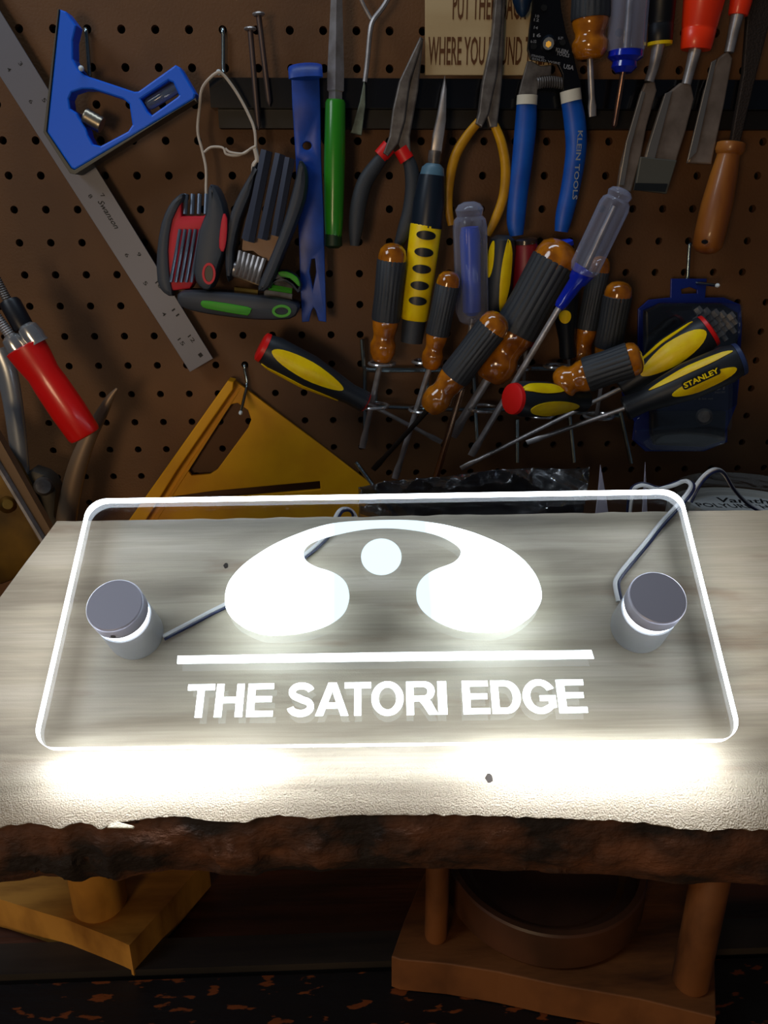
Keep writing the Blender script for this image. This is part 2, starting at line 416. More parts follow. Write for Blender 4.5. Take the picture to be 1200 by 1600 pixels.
mk('bark_edge', bark(), barkm, slabo, smooth=True, frame=SM, label='rough dark brown bark on the front edge')
knot = M('knot_dark', '#2a211b', .8)
for x, y, r in ((353, 884, .0012), (764, 1216, .0016)):
    a, b = sp(x, y, HS); lp = [(a+r*math.cos(q/10*6.283)*(1+.25*math.sin(q*3)), b+1.3*r*math.sin(q/10*6.283)) for q in range(10)]
    mk('knot_hole', fr(curve_mesh([lp], .0003), SO+SN*(HS+.0002), SX, SY, SN), knot, slabo)
# pale splinter lifting at the left of the live edge
mk('splinter', splate([[(172, 1288), (183, 1284), (210, 1291), (208, 1295), (168, 1294)]], HS-.001, .0022, .0004), slabm, slabo)
# ================================================================== LIT SIGN
sign = root('lit_sign', 'clear acrylic panel sign with glowing white edges, arch logo and lettering', 'sign', sl(.15, 0, 0))
def clearmat():
    m = bpy.data.materials.new('clear_acrylic'); m.use_nodes = True; nt = m.node_tree; N = nt.nodes; N.clear()
    o = N.new('ShaderNodeOutputMaterial'); t = N.new('ShaderNodeBsdfTransparent'); t.inputs[0].default_value = (.985, .99, .99, 1)
    g = N.new('ShaderNodeBsdfGlossy'); g.inputs['Roughness'].default_value = .02
    f = N.new('ShaderNodeFresnel'); f.inputs[0].default_value = 1.35; mx = N.new('ShaderNodeMixShader')
    nt.links.new(f.outputs[0], mx.inputs[0]); nt.links.new(t.outputs[0], mx.inputs[1]); nt.links.new(g.outputs[0], mx.inputs[2]); nt.links.new(mx.outputs[0], o.inputs[0])
    return m
clr = clearmat(); SW, SH, ST, RC = .3, .125, .0046, .0095
def rr(w, h, r, n=8, ins=0):
    out = []
    for cx, cy, a0 in ((w-r, h-r, 0), (r, h-r, 90), (r, r, 180), (w-r, r, 270)):
        for k in range(n+1): a = math.radians(a0+90*k/n); out.append((cx+(r-ins)*math.cos(a), cy+(r-ins)*math.sin(a)))
    return out
outl = rr(SW, SH, RC); ci = rr(SW, SH, RC, ins=.0003)
def circ(a, b, r, n=28): return [(a+r*math.cos(2*math.pi*k/n), b+r*math.sin(2*math.pi*k/n)) for k in range(n)]
CAPS = [(.0272, .0618), (.2738, .0616)]
def faces_only(vf):                          # front and back faces; the lit edge strip closes the panel
    keep = [f for f in vf[1] if max(vf[0][i].z for i in f)-min(vf[0][i].z for i in f) < 1e-5]
    used = sorted({i for f in keep for i in f}); mp_ = {k: i for i, k in enumerate(used)}
    return [vf[0][k] for k in used], [tuple(mp_[i] for i in f) for f in keep]
mk('acrylic_panel', fr(faces_only(curve_mesh([ci]+[circ(*c, .0110) for c in CAPS], ST-.0004)), SO-SN*(ST/2), SX, SY, SN), clr, sign, label='clear transparent panel')
def emis(name, col, e): return M(name, col, .6, emit=e)
e_edge = emis('lit_edge', '#eaf4ff', 11.0); e_logo = emis('lit_engraving', '#ecf8ff', 4.5); e_led = emis('led_glow', '#f0f7ff', 9.0)
e_bot = emis('lit_lower_edge', '#f2f7ff', 60.0)
def strip(sel):
    vs = []; fs = []; n = len(outl)
    for p in outl: vs += [SO+SX*p[0]+SY*p[1], SO+SX*p[0]+SY*p[1]-SN*ST]
    for i in range(n):
        j = (i+1) % n
        low = outl[i][1] < 1e-5 and outl[j][1] < 1e-5
        if low == sel: fs.append((2*i, 2*i+1, 2*j+1, 2*j))
    return vs, fs
def clean(vf):
    used = sorted({i for f in vf[1] for i in f}); mp = {k: i for i, k in enumerate(used)}
    return [vf[0][k] for k in used], [tuple(mp[i] for i in f) for f in vf[1]]
mk('lit_edge', clean(strip(False)), e_edge, sign, label='glowing white edge along top and sides')
# lower edge: light leaves the panel downhill; thin band so that its outer face does the lighting
mk('lit_lower_edge', clean(strip(True)), e_edge, sign, label='glowing lower edge throwing light on the slab')
Z_ = (SY*math.cos(math.radians(74))+SN*math.sin(math.radians(74))).normalized(); Y_ = Z_.cross(SX).normalized()
for x0_, x1_, pw in ((.000, .10, .066), (.10, .19, .022), (.19, .300, .076)):   # brighter near the leds
    q_ = sl((x0_+x1_)/2, -.0012, -ST/2); al = area('sign_lower_edge_light', q_, q_-Z_, x1_-x0_, .0035, pw, (.84, .92, 1), 120)
    mt = Matrix((SX, Y_, Z_)).transposed().to_4x4(); mt.translation = q_; al.matrix_world = mt
for sgn, a0 in ((-1, -.0012), (1, SW+.0012)):
    l2 = area('sign_side_edge_light', sl(a0, SH/2, -ST/2), sl(a0+sgn, SH/2, -ST/2-.3), SH-2*RC, .0045, .014, (.93, .97, 1), 130)
    Z2 = -(SX*sgn-SN*.25).normalized(); X2 = SY; Y2 = Z2.cross(X2).normalized()
    m2 = Matrix((X2, Y2, Z2)).transposed().to_4x4(); m2.translation = sl(a0, SH/2, -ST/2); l2.matrix_world = m2
c1 = lambda X, Y: (340+X/4.615, 800+Y/4.615)
c2 = lambda X, Y: (600+X/4.615, 800+Y/4.615)
archL = [(1000, 65), (830, 82), (700, 115), (600, 150), (500, 190), (400, 238), (300, 298), (200, 370), (120, 450), (75, 520), (55, 600), (60, 690), (100, 760), (170, 820), (250, 860), (340, 885), (440, 888), (560, 880), (680, 858), (780, 825), (860, 780), (915, 725), (942, 660), (950, 600), (935, 530), (900, 480), (850, 445), (790, 420), (720, 400), (660, 370), (630, 340), (620, 300), (628, 270), (660, 235), (720, 205), (800, 180), (900, 155), (1000, 135), (1100, 122)]
archR = [(0, 117), (100, 120), (230, 135), (350, 158), (440, 190), (510, 230), (545, 262), (555, 290), (540, 330), (500, 365), (440, 390), (370, 415), (300, 455), (255, 505), (235, 560), (235, 620), (250, 670), (290, 725), (370, 785), (470, 830), (580, 860), (700, 868), (820, 865), (920, 840), (1010, 790), (1080, 730), (1125, 660), (1137, 600), (1125, 530), (1090, 450), (1020, 360), (930, 285), (820, 222), (700, 170), (600, 135), (450, 95), (300, 70), (200, 60), (50, 57)]
EH = .0003
def archmat():
    m = emis('lit_arch_engraving', '#e6f7ff', 3.0); nt = m.node_tree; N = nt.nodes; b = N['Principled BSDF']
    tc = N.new('ShaderNodeTexCoord'); sx = N.new('ShaderNodeSeparateXYZ'); nt.links.new(tc.outputs['Object'], sx.inputs[0])
    ab = N.new('ShaderNodeMath'); ab.operation = 'ABSOLUTE'; nt.links.new(sx.outputs['X'], ab.inputs[0])
    mr = N.new('ShaderNodeMapRange'); mr.inputs[1].default_value = .022; mr.inputs[2].default_value = .058; mr.inputs[3].default_value = 1.12; mr.inputs[4].default_value = 7.5
    nt.links.new(ab.outputs[0], mr.inputs[0]); nt.links.new(mr.outputs[0], b.inputs['Emission Strength']); b.inputs['Base Color'].default_value = (.05, .05, .05, 1); return m
e_arch = archmat()
mk('logo_arch', splate([[c1(*p) for p in archL]+[c2(*p) for p in archR]], EH, .0003, sm=3), e_arch, sign, label='glowing arch with two round lobes')
dp = [(564+63.5*.5+31.7*math.cos(k/36*6.2832), 870+28.5*math.sin(k/36*6.2832)) for k in range(36)]
mk('logo_dot', splate([dp], EH, .0003), e_arch, sign)
mk('logo_line', splate([[(277.5, 1025), (600, 1019.5), (924, 1016), (928, 1029), (600, 1033), (277, 1037)]], EH, .0003), e_logo, sign)
def arcs(cx, cy, rx, ry, a0, a1, n=10): return [(cx+rx*math.cos(math.radians(a0+(a1-a0)*k/n)), cy+ry*math.sin(math.radians(a0+(a1-a0)*k/n))) for k in range(n+1)]
def stroke(c, w):
    L_, R_ = [], []
    for i, p in enumerate(c):
        a = V((*c[max(i-1, 0)], 0)); b = V((*c[min(i+1, len(c)-1)], 0)); d = (b-a).normalized(); n = V((-d.y, d.x, 0))*(w/2)
        L_.append((p[0]+n.x, p[1]+n.y)); R_.append((p[0]-n.x, p[1]-n.y))
    return L_+R_[::-1]
s = .21
def glyph(ch):
    """outlines in a cap-height-1 box, returned with their width"""
    if ch == 'T': w = .82; return w, [[(0, 1), (w, 1), (w, 1-.18), (w/2+s/2, .82), (w/2+s/2, 0), (w/2-s/2, 0), (w/2-s/2, .82), (0, .82)]]
    if ch == 'H': w = .80; return w, [[(0, 0), (0, 1), (s, 1), (s, .6), (w-s, .6), (w-s, 1), (w, 1), (w, 0), (w-s, 0), (w-s, .42), (s, .42), (s, 0)]]
    if ch == 'E': w = .74; return w, [[(0, 0), (0, 1), (w*.98, 1), (w*.98, .83), (s, .83), (s, .61), (w*.93, .61), (w*.93, .44), (s, .44), (s, .17), (w, .17), (w, 0)]]
    if ch == 'I': return s, [[(0, 0), (0, 1), (s, 1), (s, 0)]]
    if ch == 'A': w = .96; return w, [[(0, 0), (w/2-.12, 1), (w/2+.12, 1), (w, 0), (w-.22, 0), (w-.30, .22), (.30, .22), (.22, 0)], [(.36, .39), (w/2, .74), (w-.36, .39)]]
    if ch == 'D': w = .82; return w, [[(0, 0), (0, 1)]+arcs(.40, .5, .42, .5, 90, -90, 16), [(s, .17), (s, .83)]+arcs(.38, .5, .22, .33, 90, -90, 12)]
    if ch == 'O': w = .98; return w, [arcs(w/2, .5, w/2, .52, 0, 350, 34), arcs(w/2, .5, w/2-.22, .34, 0, 348, 29)]
    if ch == 'R': w = .90; return w, [[(0, 0), (0, 1)]+arcs(.53, .71, .29, .29, 90, -65, 12)+[(.70, .40), (w, 0), (.64, 0), (.46, .30), (.38, .40), (s, .40), (s, 0)], [(s, .565), (s, .835)]+arcs(.50, .70, .12, .135, 90, -90, 8)]
    if ch == 'S':
        w = .82; c = arcs(.41, .73, .30, .185, 12, 90, 5)+arcs(.40, .73, .27, .185, 100, 250, 9)+arcs(.43, .28, .28, .20, 78, -90, 12)+arcs(.41, .28, .31, .20, -100, -172, 6)
        return w, [stroke(c, .2)]
    if ch == 'G':
        w = .94; o = arcs(.48, .5, .48, .52, 28, 318, 26); i = arcs(.48, .5, .265, .34, 318, 32, 22)
        return w, [o+[(.93, .17), (.93, .53), (.48, .53), (.48, .36), (.72, .36), (.72, .26)]+i[1:]]
def letters():
    A = lambda X: 270+X/3.529
    B = lambda X: 600+X/3.529
    # measured mid-height extents of each letter
    ext = [('T', A(86), A(234)), ('H', A(237), A(390)), ('E', A(412), A(556)), ('S', A(632), A(782)), ('A', A(785), A(968)), ('T', A(948), A(1093)), ('O', A(1095), B(108)), ('R', B(123), B(296)), ('I', B(297), B(346)), ('E', B(433), B(580)), ('D', B(592), B(754)), ('G', B(765), B(948)), ('E', B(957), B(1112))]
    for ch, x0, x1 in ext:
        ym = {'A': 1118}.get(ch, 1092) if ch != 'T' else 1072
        t = (x0-300)/620; y = ym-(ym-1092)*0-4*t
        a0 = sp(x0, y, EH)[0]; a1 = sp(x1, y, EH)[0]
        b1 = .02665-.0001*t; b0 = .0120-.0001*t
        w, L = glyph(ch); L = [[(a0+(a1-a0)*px/w, b0+(b1-b0)*py) for px, py in lp] for lp in L]
        mk('sign_letter', fr(curve_mesh(L, .0003), SO+SN*EH, SX, SY, SN), e_logo, sign)
letters()
satin = M('satin_aluminium', '#b3b6ba', .33, .5)
for i, (a, b) in enumerate(CAPS):
    r = .0131
    so = mk('standoff', lathe(sl(a, b, -ST-.0002), sl(a, b, HS), [(0, r*.86), (.03, r*.98), (.15, r), (.9, r*1.02), (1, r*.99)], 48), satin, sign, True, label='silver round standoff barrel')
    mk('led_ring', lathe(sl(a, b, -.0002), sl(a, b, -ST), [(0, r*.86), (1, r*.93)], 40), e_led, so, True, label='glowing ring under the cap')
    mk('standoff_cap', lathe(sl(a, b, .0088), sl(a, b, .0002), [(0, r*.94), (.06, r*.985), (.14, r), (1, r)], 48), M('cap_aluminium', '#a2a1ae', .4, .35), so, True, label='flat silver cap')
    if i == 0: mk('set_screw', lathe(sl(a, b, .003)-SY*(r+.0002), sl(a, b, .003)-SY*(r-.001), [(0, .0012), (1, .0012)], 12), blk, so)
# ================================================================== CABLES
cabm = M('grey_cable', '#d2d1d0', .5); cabd = M('navy_conductor', '#131a3c', .4)
def cable(label, pts, r=.0012):
    c = root('sign_cable', label, 'cable', pts[0])
    sm_ = crv(pts, 6); off = []
    for i, p in enumerate(sm_):
        d = (sm_[min(i+1, len(sm_)-1)]-sm_[max(i-1, 0)]).normalized(); n = d.cross(V((0, -.5, .86))).normalized()
        off.append((p+n*.0009, p-n*.0009))
    mk('light_conductor', tube([q[1] for q in off], r, 8, smooth=False), cabm, c, True, label='pale grey conductor')
    mk('dark_conductor', tube([q[0] for q in off], r*.62, 8, smooth=False), cabd, c, True, label='navy blue striped conductor')
hc = HS+.0014
def yp(x, y, d): r = ray(x, y); return r*(d/r.y)
cable('thin cable from the left standoff running behind the arch logo to the slab back', [spw(*q, hc) for q in ((256, 997), (275, 987), (300, 974), (330, 958), (352, 947), (385, 930), (430, 900), (478, 868), (505, 845), (520, 826))]+[yp(527, 808, .395), yp(534, 798, .402), yp(545, 797, .409), yp(553, 806, .413), yp(560, 830, .415)])
cable('thin cable curling up from the right standoff over the sign corner', [spw(*q, hc) for q in ((969, 940), (964, 915), (968, 902), (985, 880), (1010, 850), (1032, 822))]+[yp(1052, 800, .375), yp(1072, 778, .378), yp(1082, 762, .385), yp(1078, 753, .392), yp(1066, 752, .40), yp(1045, 759, .405), yp(1028, 763, .41), yp(1012, 758, .412), yp(1000, 757, .414), yp(988, 765, .416), yp(983, 790, .418), yp(981, 820, .42)])
cable('thin cable arching from behind the slab over the metal can', [yp(1078, 784, .40), yp(1090, 760, .40), yp(1105, 742, .405), yp(1120, 735, .41), yp(1132, 741, .42), yp(1147, 765, .43), yp(1168, 787, .44), yp(1200, 803, .44), yp(1240, 812, .44)])
# ================================================================== BLOCKS, DOWELS, DISH
def prism(px, z1, z0, bev=.0):
    top = [zp(x, y, z1) for x, y in px]; c = V((sum(p.x for p in top)/len(top), sum(p.y for p in top)/len(top), (z0+z1)/2))
    return fr(curve_mesh([[(p.x-c.x, p.y-c.y) for p in top]], z1-z0, bev), c, V((1, 0, 0)), V((0, 1, 0)), V((0, 0, 1)))
blockL = M('yellow_pine_block', '#c28a3a', .55, col2='#7a4c18', lo=.4, hi=.75, scale=22, stretch=(1, 4, 1))
blockR = M('brown_wood_block', '#7a4a24', .6, col2='#43240e', lo=.4, hi=.75, scale=22, stretch=(1, 4, 1), bump=.2, bscale=80)
bl = root('wood_stand_block', 'pale yellow wooden block with chipped front edge under the left of the slab', 'wood block', zp(120, 1440, ZB))
mk('block', prism([(-60, 1391), (0, 1405), (60, 1424), (104, 1437), (150, 1455), (185, 1469), (202, 1477), (250, 1425), (292, 1377), (325, 1340), (100, 1300), (-90, 1300)], ZBLK, ZB+.0005, .0), blockL, bl)
def dowel(par, px, y, r, ztop, mat, zb=ZBLK):
    p = zp(px, y, zb); return mk('dowel', lathe(p, V((p.x, p.y, ztop)), [(0, r*.9), (.02, r), (.97, r), (1, r*.9)], 28), mat, par, True)
def undz(x, y):                                 # height of the slab underside over a point
    q = SO+SN*(HS-TS); return q.z-((x-q.x)*SN.x+(y-q.y)*SN.y)/SN.z
def dow(par, px, y, r, mat):
    p = zp(px, y, ZBLK); dowel(par, px, y, r, undz(p.x, p.y-r)-.0008, mat)
dow(bl, 158, 1412, .0145, blockL)
br = root('wood_stand_block', 'brown wooden block with two dowels under the right half of the slab', 'wood block', zp(850, 1500, ZB))
mk('block', prism([(658, 1375), (632, 1437), (612, 1494), (625, 1499), (700, 1506), (780, 1519), (867, 1538), (1000, 1561), (1119, 1590), (1116, 1480), (1108, 1375), (1090, 1310), (690, 1310)], ZBLK, ZB+.0005, .0006), blockR, br)
dow(br, 681, 1462, .0062, blockR); dow(br, 1078, 1535, .0088, blockR)
dishm = M('dark_stained_wood', '#3c2415', .45, col2='#573522', scale=20)
cx = zp(885, 1519, ZBLK); rd = .056; dc = V((cx.x, cx.y+rd, ZBLK))
mk('round_dish', lathe(dc+V((0, 0, .0003)), dc+V((0, 0, .0245)), [(0, rd*.97), (.1, rd), (.95, rd), (1, rd*.985), (1, rd*.93), (.72, rd*.90), (.70, rd*.80), (.60, rd*.74), (.60, .0001)], 72), dishm, smooth=True, angle=25, label='dark round wooden dish with stepped rim on the right stand block', cat='dish')
# ================================================================== BEHIND THE SLAB
canm = M('tin_can', '#c9c6bd', .3, .35)
cc = V((wp(1170, 790, .08).x, DW-.10, 0)); rc = .078; zc = ZB
tilt = V((.05, .01, 1)).normalized(); base = V((cc.x, cc.y, ZB+.004)); topc = base+tilt*.141
can = root('paint_can', 'round metal finish can with printed white lid behind the right end of the slab', 'can', base)
mk('can_body', lathe(base, topc, [(0, rc*.97), (.01, rc), (.96, rc), (.97, rc*1.02), (1, rc*1.02)], 64), canm, can, True)
mk('lid_rings', lathe(topc, topc+tilt*.004, [(0, rc*1.02), (.9, rc*1.015), (1, rc*.99), (.9, rc*.96), (.2, rc*.945), (.2, rc*.90), (.9, rc*.89), (1, rc*.875), (.9, rc*.86), (.1, rc*.85), (.1, rc*.5)], 72), canm, can, True, angle=20)
ax = V((1, 0, 0)); ax = (ax-tilt*ax.dot(tilt)).normalized(); ay = tilt.cross(ax)
lab = [(rc*.78*math.cos(k/48*6.2832), rc*.78*math.sin(k/48*6.2832)) for k in range(48)]
mk('lid_label', fr(curve_mesh([lab], .0006), topc+tilt*.0014, ax, ay, tilt), M('label_paper', '#c3c6c4', .5), can, label='white printed lid label')
ink = M('black_ink', '#111111', .6)
def flat(s, o, ex, ey, n, w, h, bold=.01, shear=0): return fr(text(s, bold, 0, shear), o-ex*(w/2), ex*w, ey*h, n)
mk('lid_lettering', join(flat('Varathane', topc+tilt*.0019+ay*.041+ax*.016, ax, ay, tilt, .070, .013, .012, .35), flat('POLYURETHANE', topc+tilt*.0019+ay*.027-ax*.002, ax, ay, tilt, .088, .0105, .012)), ink, can, label='black script and capital lettering')
# clear rolled sheet standing around the can
def sheetm(tint, frac, rough=.08):
    m = bpy.data.materials.new('clear_film'); m.use_nodes = True; nt = m.node_tree; N = nt.nodes; N.clear()
    o = N.new('ShaderNodeOutputMaterial'); t = N.new('ShaderNodeBsdfTransparent'); t.inputs[0].default_value = tint
    g = N.new('ShaderNodeBsdfGlossy'); g.inputs['Roughness'].default_value = rough; mx = N.new('ShaderNodeMixShader'); mx.inputs[0].default_value = frac
    nt.links.new(t.outputs[0], mx.inputs[1]); nt.links.new(g.outputs[0], mx.inputs[2]); nt.links.new(mx.outputs[0], o.inputs[0]); return m
film = sheetm((.95, .95, .93, 1), .11); bagm = sheetm((.5, .53, .58, 1), .55, .24)
def ringwall(c, ax_, r, z0, z1, th=.0006, n=72):
    vs = []; fs = []; _, u, v = axes(ax_)
    for k in range(n):
        a = 2*math.pi*k/n; d = u*math.cos(a)+v*math.sin(a)
        vs += [c+d*r+ax_*z0, c+d*r+ax_*z1, c+d*(r-th)+ax_*z1, c+d*(r-th)+ax_*z0]
    for k in range(n):
        a, b = 4*k, 4*((k+1) % n); fs += [(a+i, b+i, b+(i+1) % 4, a+(i+1) % 4) for i in range(4)]
    return vs, fs
mk('clear_cup', ringwall(topc, tilt, rc*.985, .0045, .019), film, smooth=True, label='clear plastic collar rising from the rim of the metal can', cat='plastic collar')
def bag():
    nx, ny = 130, 36; vs = []; fs = []
    top = [(560, 762), (620, 752), (680, 748), (740, 745), (775, 738), (810, 734), (845, 731), (880, 733), (921, 731)]
    for j in range(ny+1):
        for i in range(nx+1):
            t = i/nx; s_ = j/ny; x = 560+361*t; k = t*8; q = min(int(k), 7); yt = top[q][1]+(top[q+1][1]-top[q][1])*(k-q)
            xx = x-(30*s_*s_*t if t > .5 else 0); y = yt+(850-yt)*s_
            w1 = noise.noise(V((t*3, s_*2, 7)))
            rg = abs(noise.noise(V((t*4+s_*3+w1, s_*1.5-t*2, 4)))); r2_ = abs(noise.noise(V((t*8-s_*5, s_*3+w1, 9)))); r3 = abs(noise.noise(V((t*25, s_*9+t*8, 2))))
            d = .50-.06*s_+.03*w1+.12*rg+.05*r2_+.006*r3
            vs.append(yp(xx+5*w1, y, d))
    for j in range(ny):
        for i in range(nx): k = j*(nx+1)+i; fs.append((k, k+1, k+nx+2, k+nx+1))
    return vs, fs
bo = mk('plastic_bag', bag(), bagm, smooth=True, angle=80, label='crinkled shiny clear plastic bag lying behind the slab', cat='plastic bag')
md = bo.modifiers.new('s', 'SOLIDIFY'); md.thickness = .0004
tiem = M('milky_plastic', '#a9a3b0', .5)
for lb, P4 in (('wider milky plastic spike standing behind the slab', [(938, 726), (946, 770), (956, 840), (926, 840), (934, 770)]), ('narrower milky plastic spike standing left of the looped cable', [(1008, 722), (1010, 770), (1013, 840), (1001, 840), (1005, 770)])):
    w_ = [yp(x, y, .46) for x, y in P4]; c = w_[2]
    mk('plastic_spike', fr(curve_mesh([[(p.x-c.x, p.z-c.z) for p in w_]], .0012, .0003), c, V((1, 0, 0)), V((0, 0, 1)), V((0, -1, 0))), tiem, label=lb, cat='plastic spike')
# ================================================================== WALL: rail, hooks, card
rail = root('magnetic_rail', 'long black magnetic tool rail across the upper pegboard', 'tool rail', wp(760, 150, .01))
A = wp(326, 121, .02); B = wp(1300, 121, .02); C_ = wp(326, 168, .02)
mk('rail_face', bbox(A.x, B.x, DW-.020, DW-.0005, C_.z, A.z), M('rail_black', '#0a0b0f', .22, coat=.5), rail)
C2 = wp(336, 200, .012)
mk('rail_lower_strip', bbox(A.x+.004, B.x, DW-.012, DW-.0005, C2.z, C_.z-.0003), M('rail_lower_strip', '#15110f', .5), rail)  # dark strip directly below the rail face
def hook(label, top, bot, tip, r=.0016):
    p0 = wp(*top, 0); p1 = wp(*top, .004); p2 = wp(*bot, .004); p3 = wp(*tip, .034)
    pts = [p0+V((0, .012, 0)), p0+V((0, .0, 0)), p1+V((0, 0, -.001)), p1+V((0, 0, -.006)), p2+V((0, 0, .006)), p2+V((0, -.002, 0)), p3*.5+p2*.5, p3]
    h_ = mk('pegboard_hook', tube(pts, r, 10, n=4), wire, smooth=True, label=label, cat='hook')
    d = (p3-p2).normalized(); mk('hook_tip', lathe(p3-d*.001, p3+d*.0022, [(0, r*1.15), (.5, r*1.25), (.85, r*.8), (1, r*.2)], 12), M('tip_glint', '#dfe9ec', .3), h_, True)  # glint of the metal wire end painted as a pale colour
    return h_
hook('pegboard hook holding the blue combination square head', (134, 46), (141, 122), (127, 107))
hook('pegboard hook with the white string hung over its tip', (348, 46), (350, 116), (342, 113))
hook('pegboard hook at the top corner of the yellow speed square', (382, 570), (386, 603), (376, 645), .0014)
hook('pegboard hook holding up the blue bit set package', (1078, 380), (1073, 440), (1121, 446), .0014)
card = root('wooden_sign_card', 'light plywood card with burnt brown words at the top of the pegboard', 'sign', wp(760, 118, .003))
mk('card_board', plate([[(664, -90), (866, -90), (860, 118), (664, 118)]], .0225, .003, .0004), M('plywood', '#c4ad84', .6, col2='#b59c72', scale=20, stretch=(.3, 1, 2)), card)
burn = M('burnt_lettering', '#5a3311', .8)
mk('card_lettering', join(wtext('PUT THEM BACK', (707, 31), (822, 31), 40, .0243, .012), wtext('WHERE YOU FOUND THEM', (669, 102), (858, 102), 39, .0243, .012)), burn, card, label='burnt brown capital letters')
# ================================================================== WALL: tools on the left
sq = root('combination_square', 'combination square with a bright blue head and steel rule', 'square', wp(140, 200, .02))
rule = mk('steel_rule', plate([[(-80, -114), (333, 560), (297, 581), (-80, -6)]], .0135, .0013, .0002), M('satin_rule', '#6d6e78', .45, .3), sq, label='grey steel rule with dark graduations')
digs = [('3', 32, 101), ('4', 14, 110), ('5', 69, 158), ('6', 48, 160), ('7', 160, 307), ('8', 141, 308), ('9', 217, 399), ('6', 198, 400), ('10', 246, 444), ('5', 227, 444), ('11', 272, 487), ('4', 256, 492), ('12', 297, 528), ('15', 281, 533), ('1', 313, 556), ('2', 93, 205)]
def rtext(s_, x, y, dx, dy, h, off, bold=.01, shear=0):
    """text whose reading direction in the picture is (dx,dy) and upright side to its left"""
    A_, B_ = wp(x, y, off), wp(x+dx, y+dy, off); e = B_-A_; n = V((0, -1, 0)); up = n.cross(e.normalized()); return fr(text(s_, bold, 0, shear), A_, e, up*h*pxm(A_), n)
for d, x, y in digs: mk('stamped_number', rtext(d, x-4, y-2, 4*len(d), 5*len(d), 6, .01425), ink, rule)
mk('stamped_script', rtext('Swanson', 152, 315, 28, 44, 9, .01425, .015, .4), ink, rule, label='dark slanted script')
sc3 = lambda L_: [(x/3, y/3) for x, y in L_]
hd = [(296, 55), (325, 65), (374, 130), (357, 200), (358, 285), (385, 335), (412, 360), (640, 436), (660, 435), (832, 312), (855, 325), (925, 445), (918, 470), (366, 798), (350, 792), (236, 622)]
h1 = [(338, 470), (352, 440), (400, 424), (450, 425), (590, 470), (618, 495), (632, 590), (612, 620), (485, 688), (450, 680), (428, 640), (420, 610), (388, 560), (375, 535), (345, 515)]
h2 = [(672, 470), (800, 385), (822, 395), (848, 452), (840, 462), (722, 545), (705, 530)]
head = mk('square_head', plate([sc3(hd), sc3(h1), sc3(h2)], .0235, .015, .0012), blue, sq, label='bright blue cast head')
mk('machined_edge', plate([sc3([(290, 55), (296, 55), (236, 622), (350, 792), (366, 800), (920, 472), (928, 480), (926, 470), (370, 820), (345, 815), (222, 625)])], .0235, .0165, .0003), M('cast_grey', '#56554e', .5, .5), sq, label='grey machined edge of the head')
k0 = wp(133, 181, .026); k1 = wp(159, 196, .026)
kp = []
for i in range(9): kp += [(i/8, .0062 if i % 2 else .0058)]
mk('clamp_knob', lathe(k0, k1, kp, 24), M('knurled_brass', '#a89f8e', .35, 1), sq, True, label='knurled silver knob')
mk('vial', lathe(wp(230, 165, .024), wp(279, 135, .024), [(0, .0032), (.1, .0042), (.9, .0042), (1, .0032)], 18), M('vial_glass', '#8fa4c8', .08, trans=.7), sq, True, label='clear level vial')
# string
st = root('cotton_string', 'white cotton string looped over a hook, holding folding key sets', 'string', wp(342, 112, .035))
so_ = .03
mk('strand', tube([wp(*p, q) for p, q in (((342, 112), .037), ((330, 120), .035), ((316, 138), .03), ((312, 165), .026), ((309, 205), .024), ((316, 235), .024), ((322, 265), .024), ((322, 300), .026), ((324, 332), .03))], .0011, 8), string, st, True)
mk('strand', tube([wp(*p, q) for p, q in (((342, 112), .037), ((352, 120), .035), ((370, 145), .032), ((388, 178), .03), ((398, 205), .03), ((400, 240), .03), ((402, 270), .03), ((398, 302), .034))], .0011, 8), string, st, True)
mk('strand', tube([wp(*p, .029) for p in ((319, 238), (330, 230), (348, 231), (354, 241), (372, 243), (388, 235), (399, 230), (403, 245))], .0009, 8), string, st, True)
mk('strand', tube([wp(*p, .031) for p in ((352, 232), (360, 238), (380, 240), (392, 232), (400, 228))], .0009, 8), string, st, True)
mk('knot', tube([wp(*p, .032) for p in ((398, 232), (402, 250), (397, 262), (398, 300))], [.0016, .0019, .0022, .0008], 8), string, st, True)
q6 = lambda L_: [(200+x/3, 250+y/3) for x, y in L_]
hexm = M('hex_key_steel', '#6d7a8c', .3, .6)
# red folding set
rs = root('folding_hex_key_set', 'folding hex key set with grey and red handle hanging on the string', 'hex key set', wp(300, 380, .03))
mk('outer_shell', plate([q6([(268, 158), (240, 175), (205, 215), (170, 300), (150, 430), (152, 560), (180, 615), (225, 632), (215, 560), (205, 420), (225, 280), (275, 180)])], .031, .026, .003, 2), greyplas, rs, True)
mk('red_body', plate([q6([(262, 180), (225, 215), (195, 300), (172, 440), (168, 550), (190, 612), (300, 600), (345, 520), (385, 330), (375, 255), (360, 262), (330, 262), (300, 262), (262, 262)])], .0325, .018, .002), M('red_grip', '#cf1f33', .5), rs, True, label='red inner grip')
for k in range(5):
    xb = 236+k*24; mk('hex_key', tube([wp(*q6([(xb+8, 325)])[0], .044), wp(*q6([(xb-12, 440)])[0], .045), wp(*q6([(200+k*24, 572)])[0], .044)], .0013, 8), hexm, rs)
for k in range(4):
    xb = 268+k*32; mk('hex_key', tube([wp(*q6([(xb+4, 160)])[0], .036), wp(*q6([(xb, 255)])[0], .039)], .0017, 8, smooth=False), hexm, rs)
mk('outer_shell', plate([q6([(410, 118), (440, 160), (468, 260), (462, 410), (440, 480), (412, 575), (385, 605), (345, 585), (322, 520), (345, 330), (378, 250), (388, 135)])], .0385, .028, .004, 2), greyplas, rs, True)
mk('shell_inlay', plate([q6([(447, 252), (466, 275), (462, 380), (448, 430), (428, 410), (432, 330)])], .0525, .0025, .0008, 2), M('red_grip', '#cf1f33', .5), rs, True)
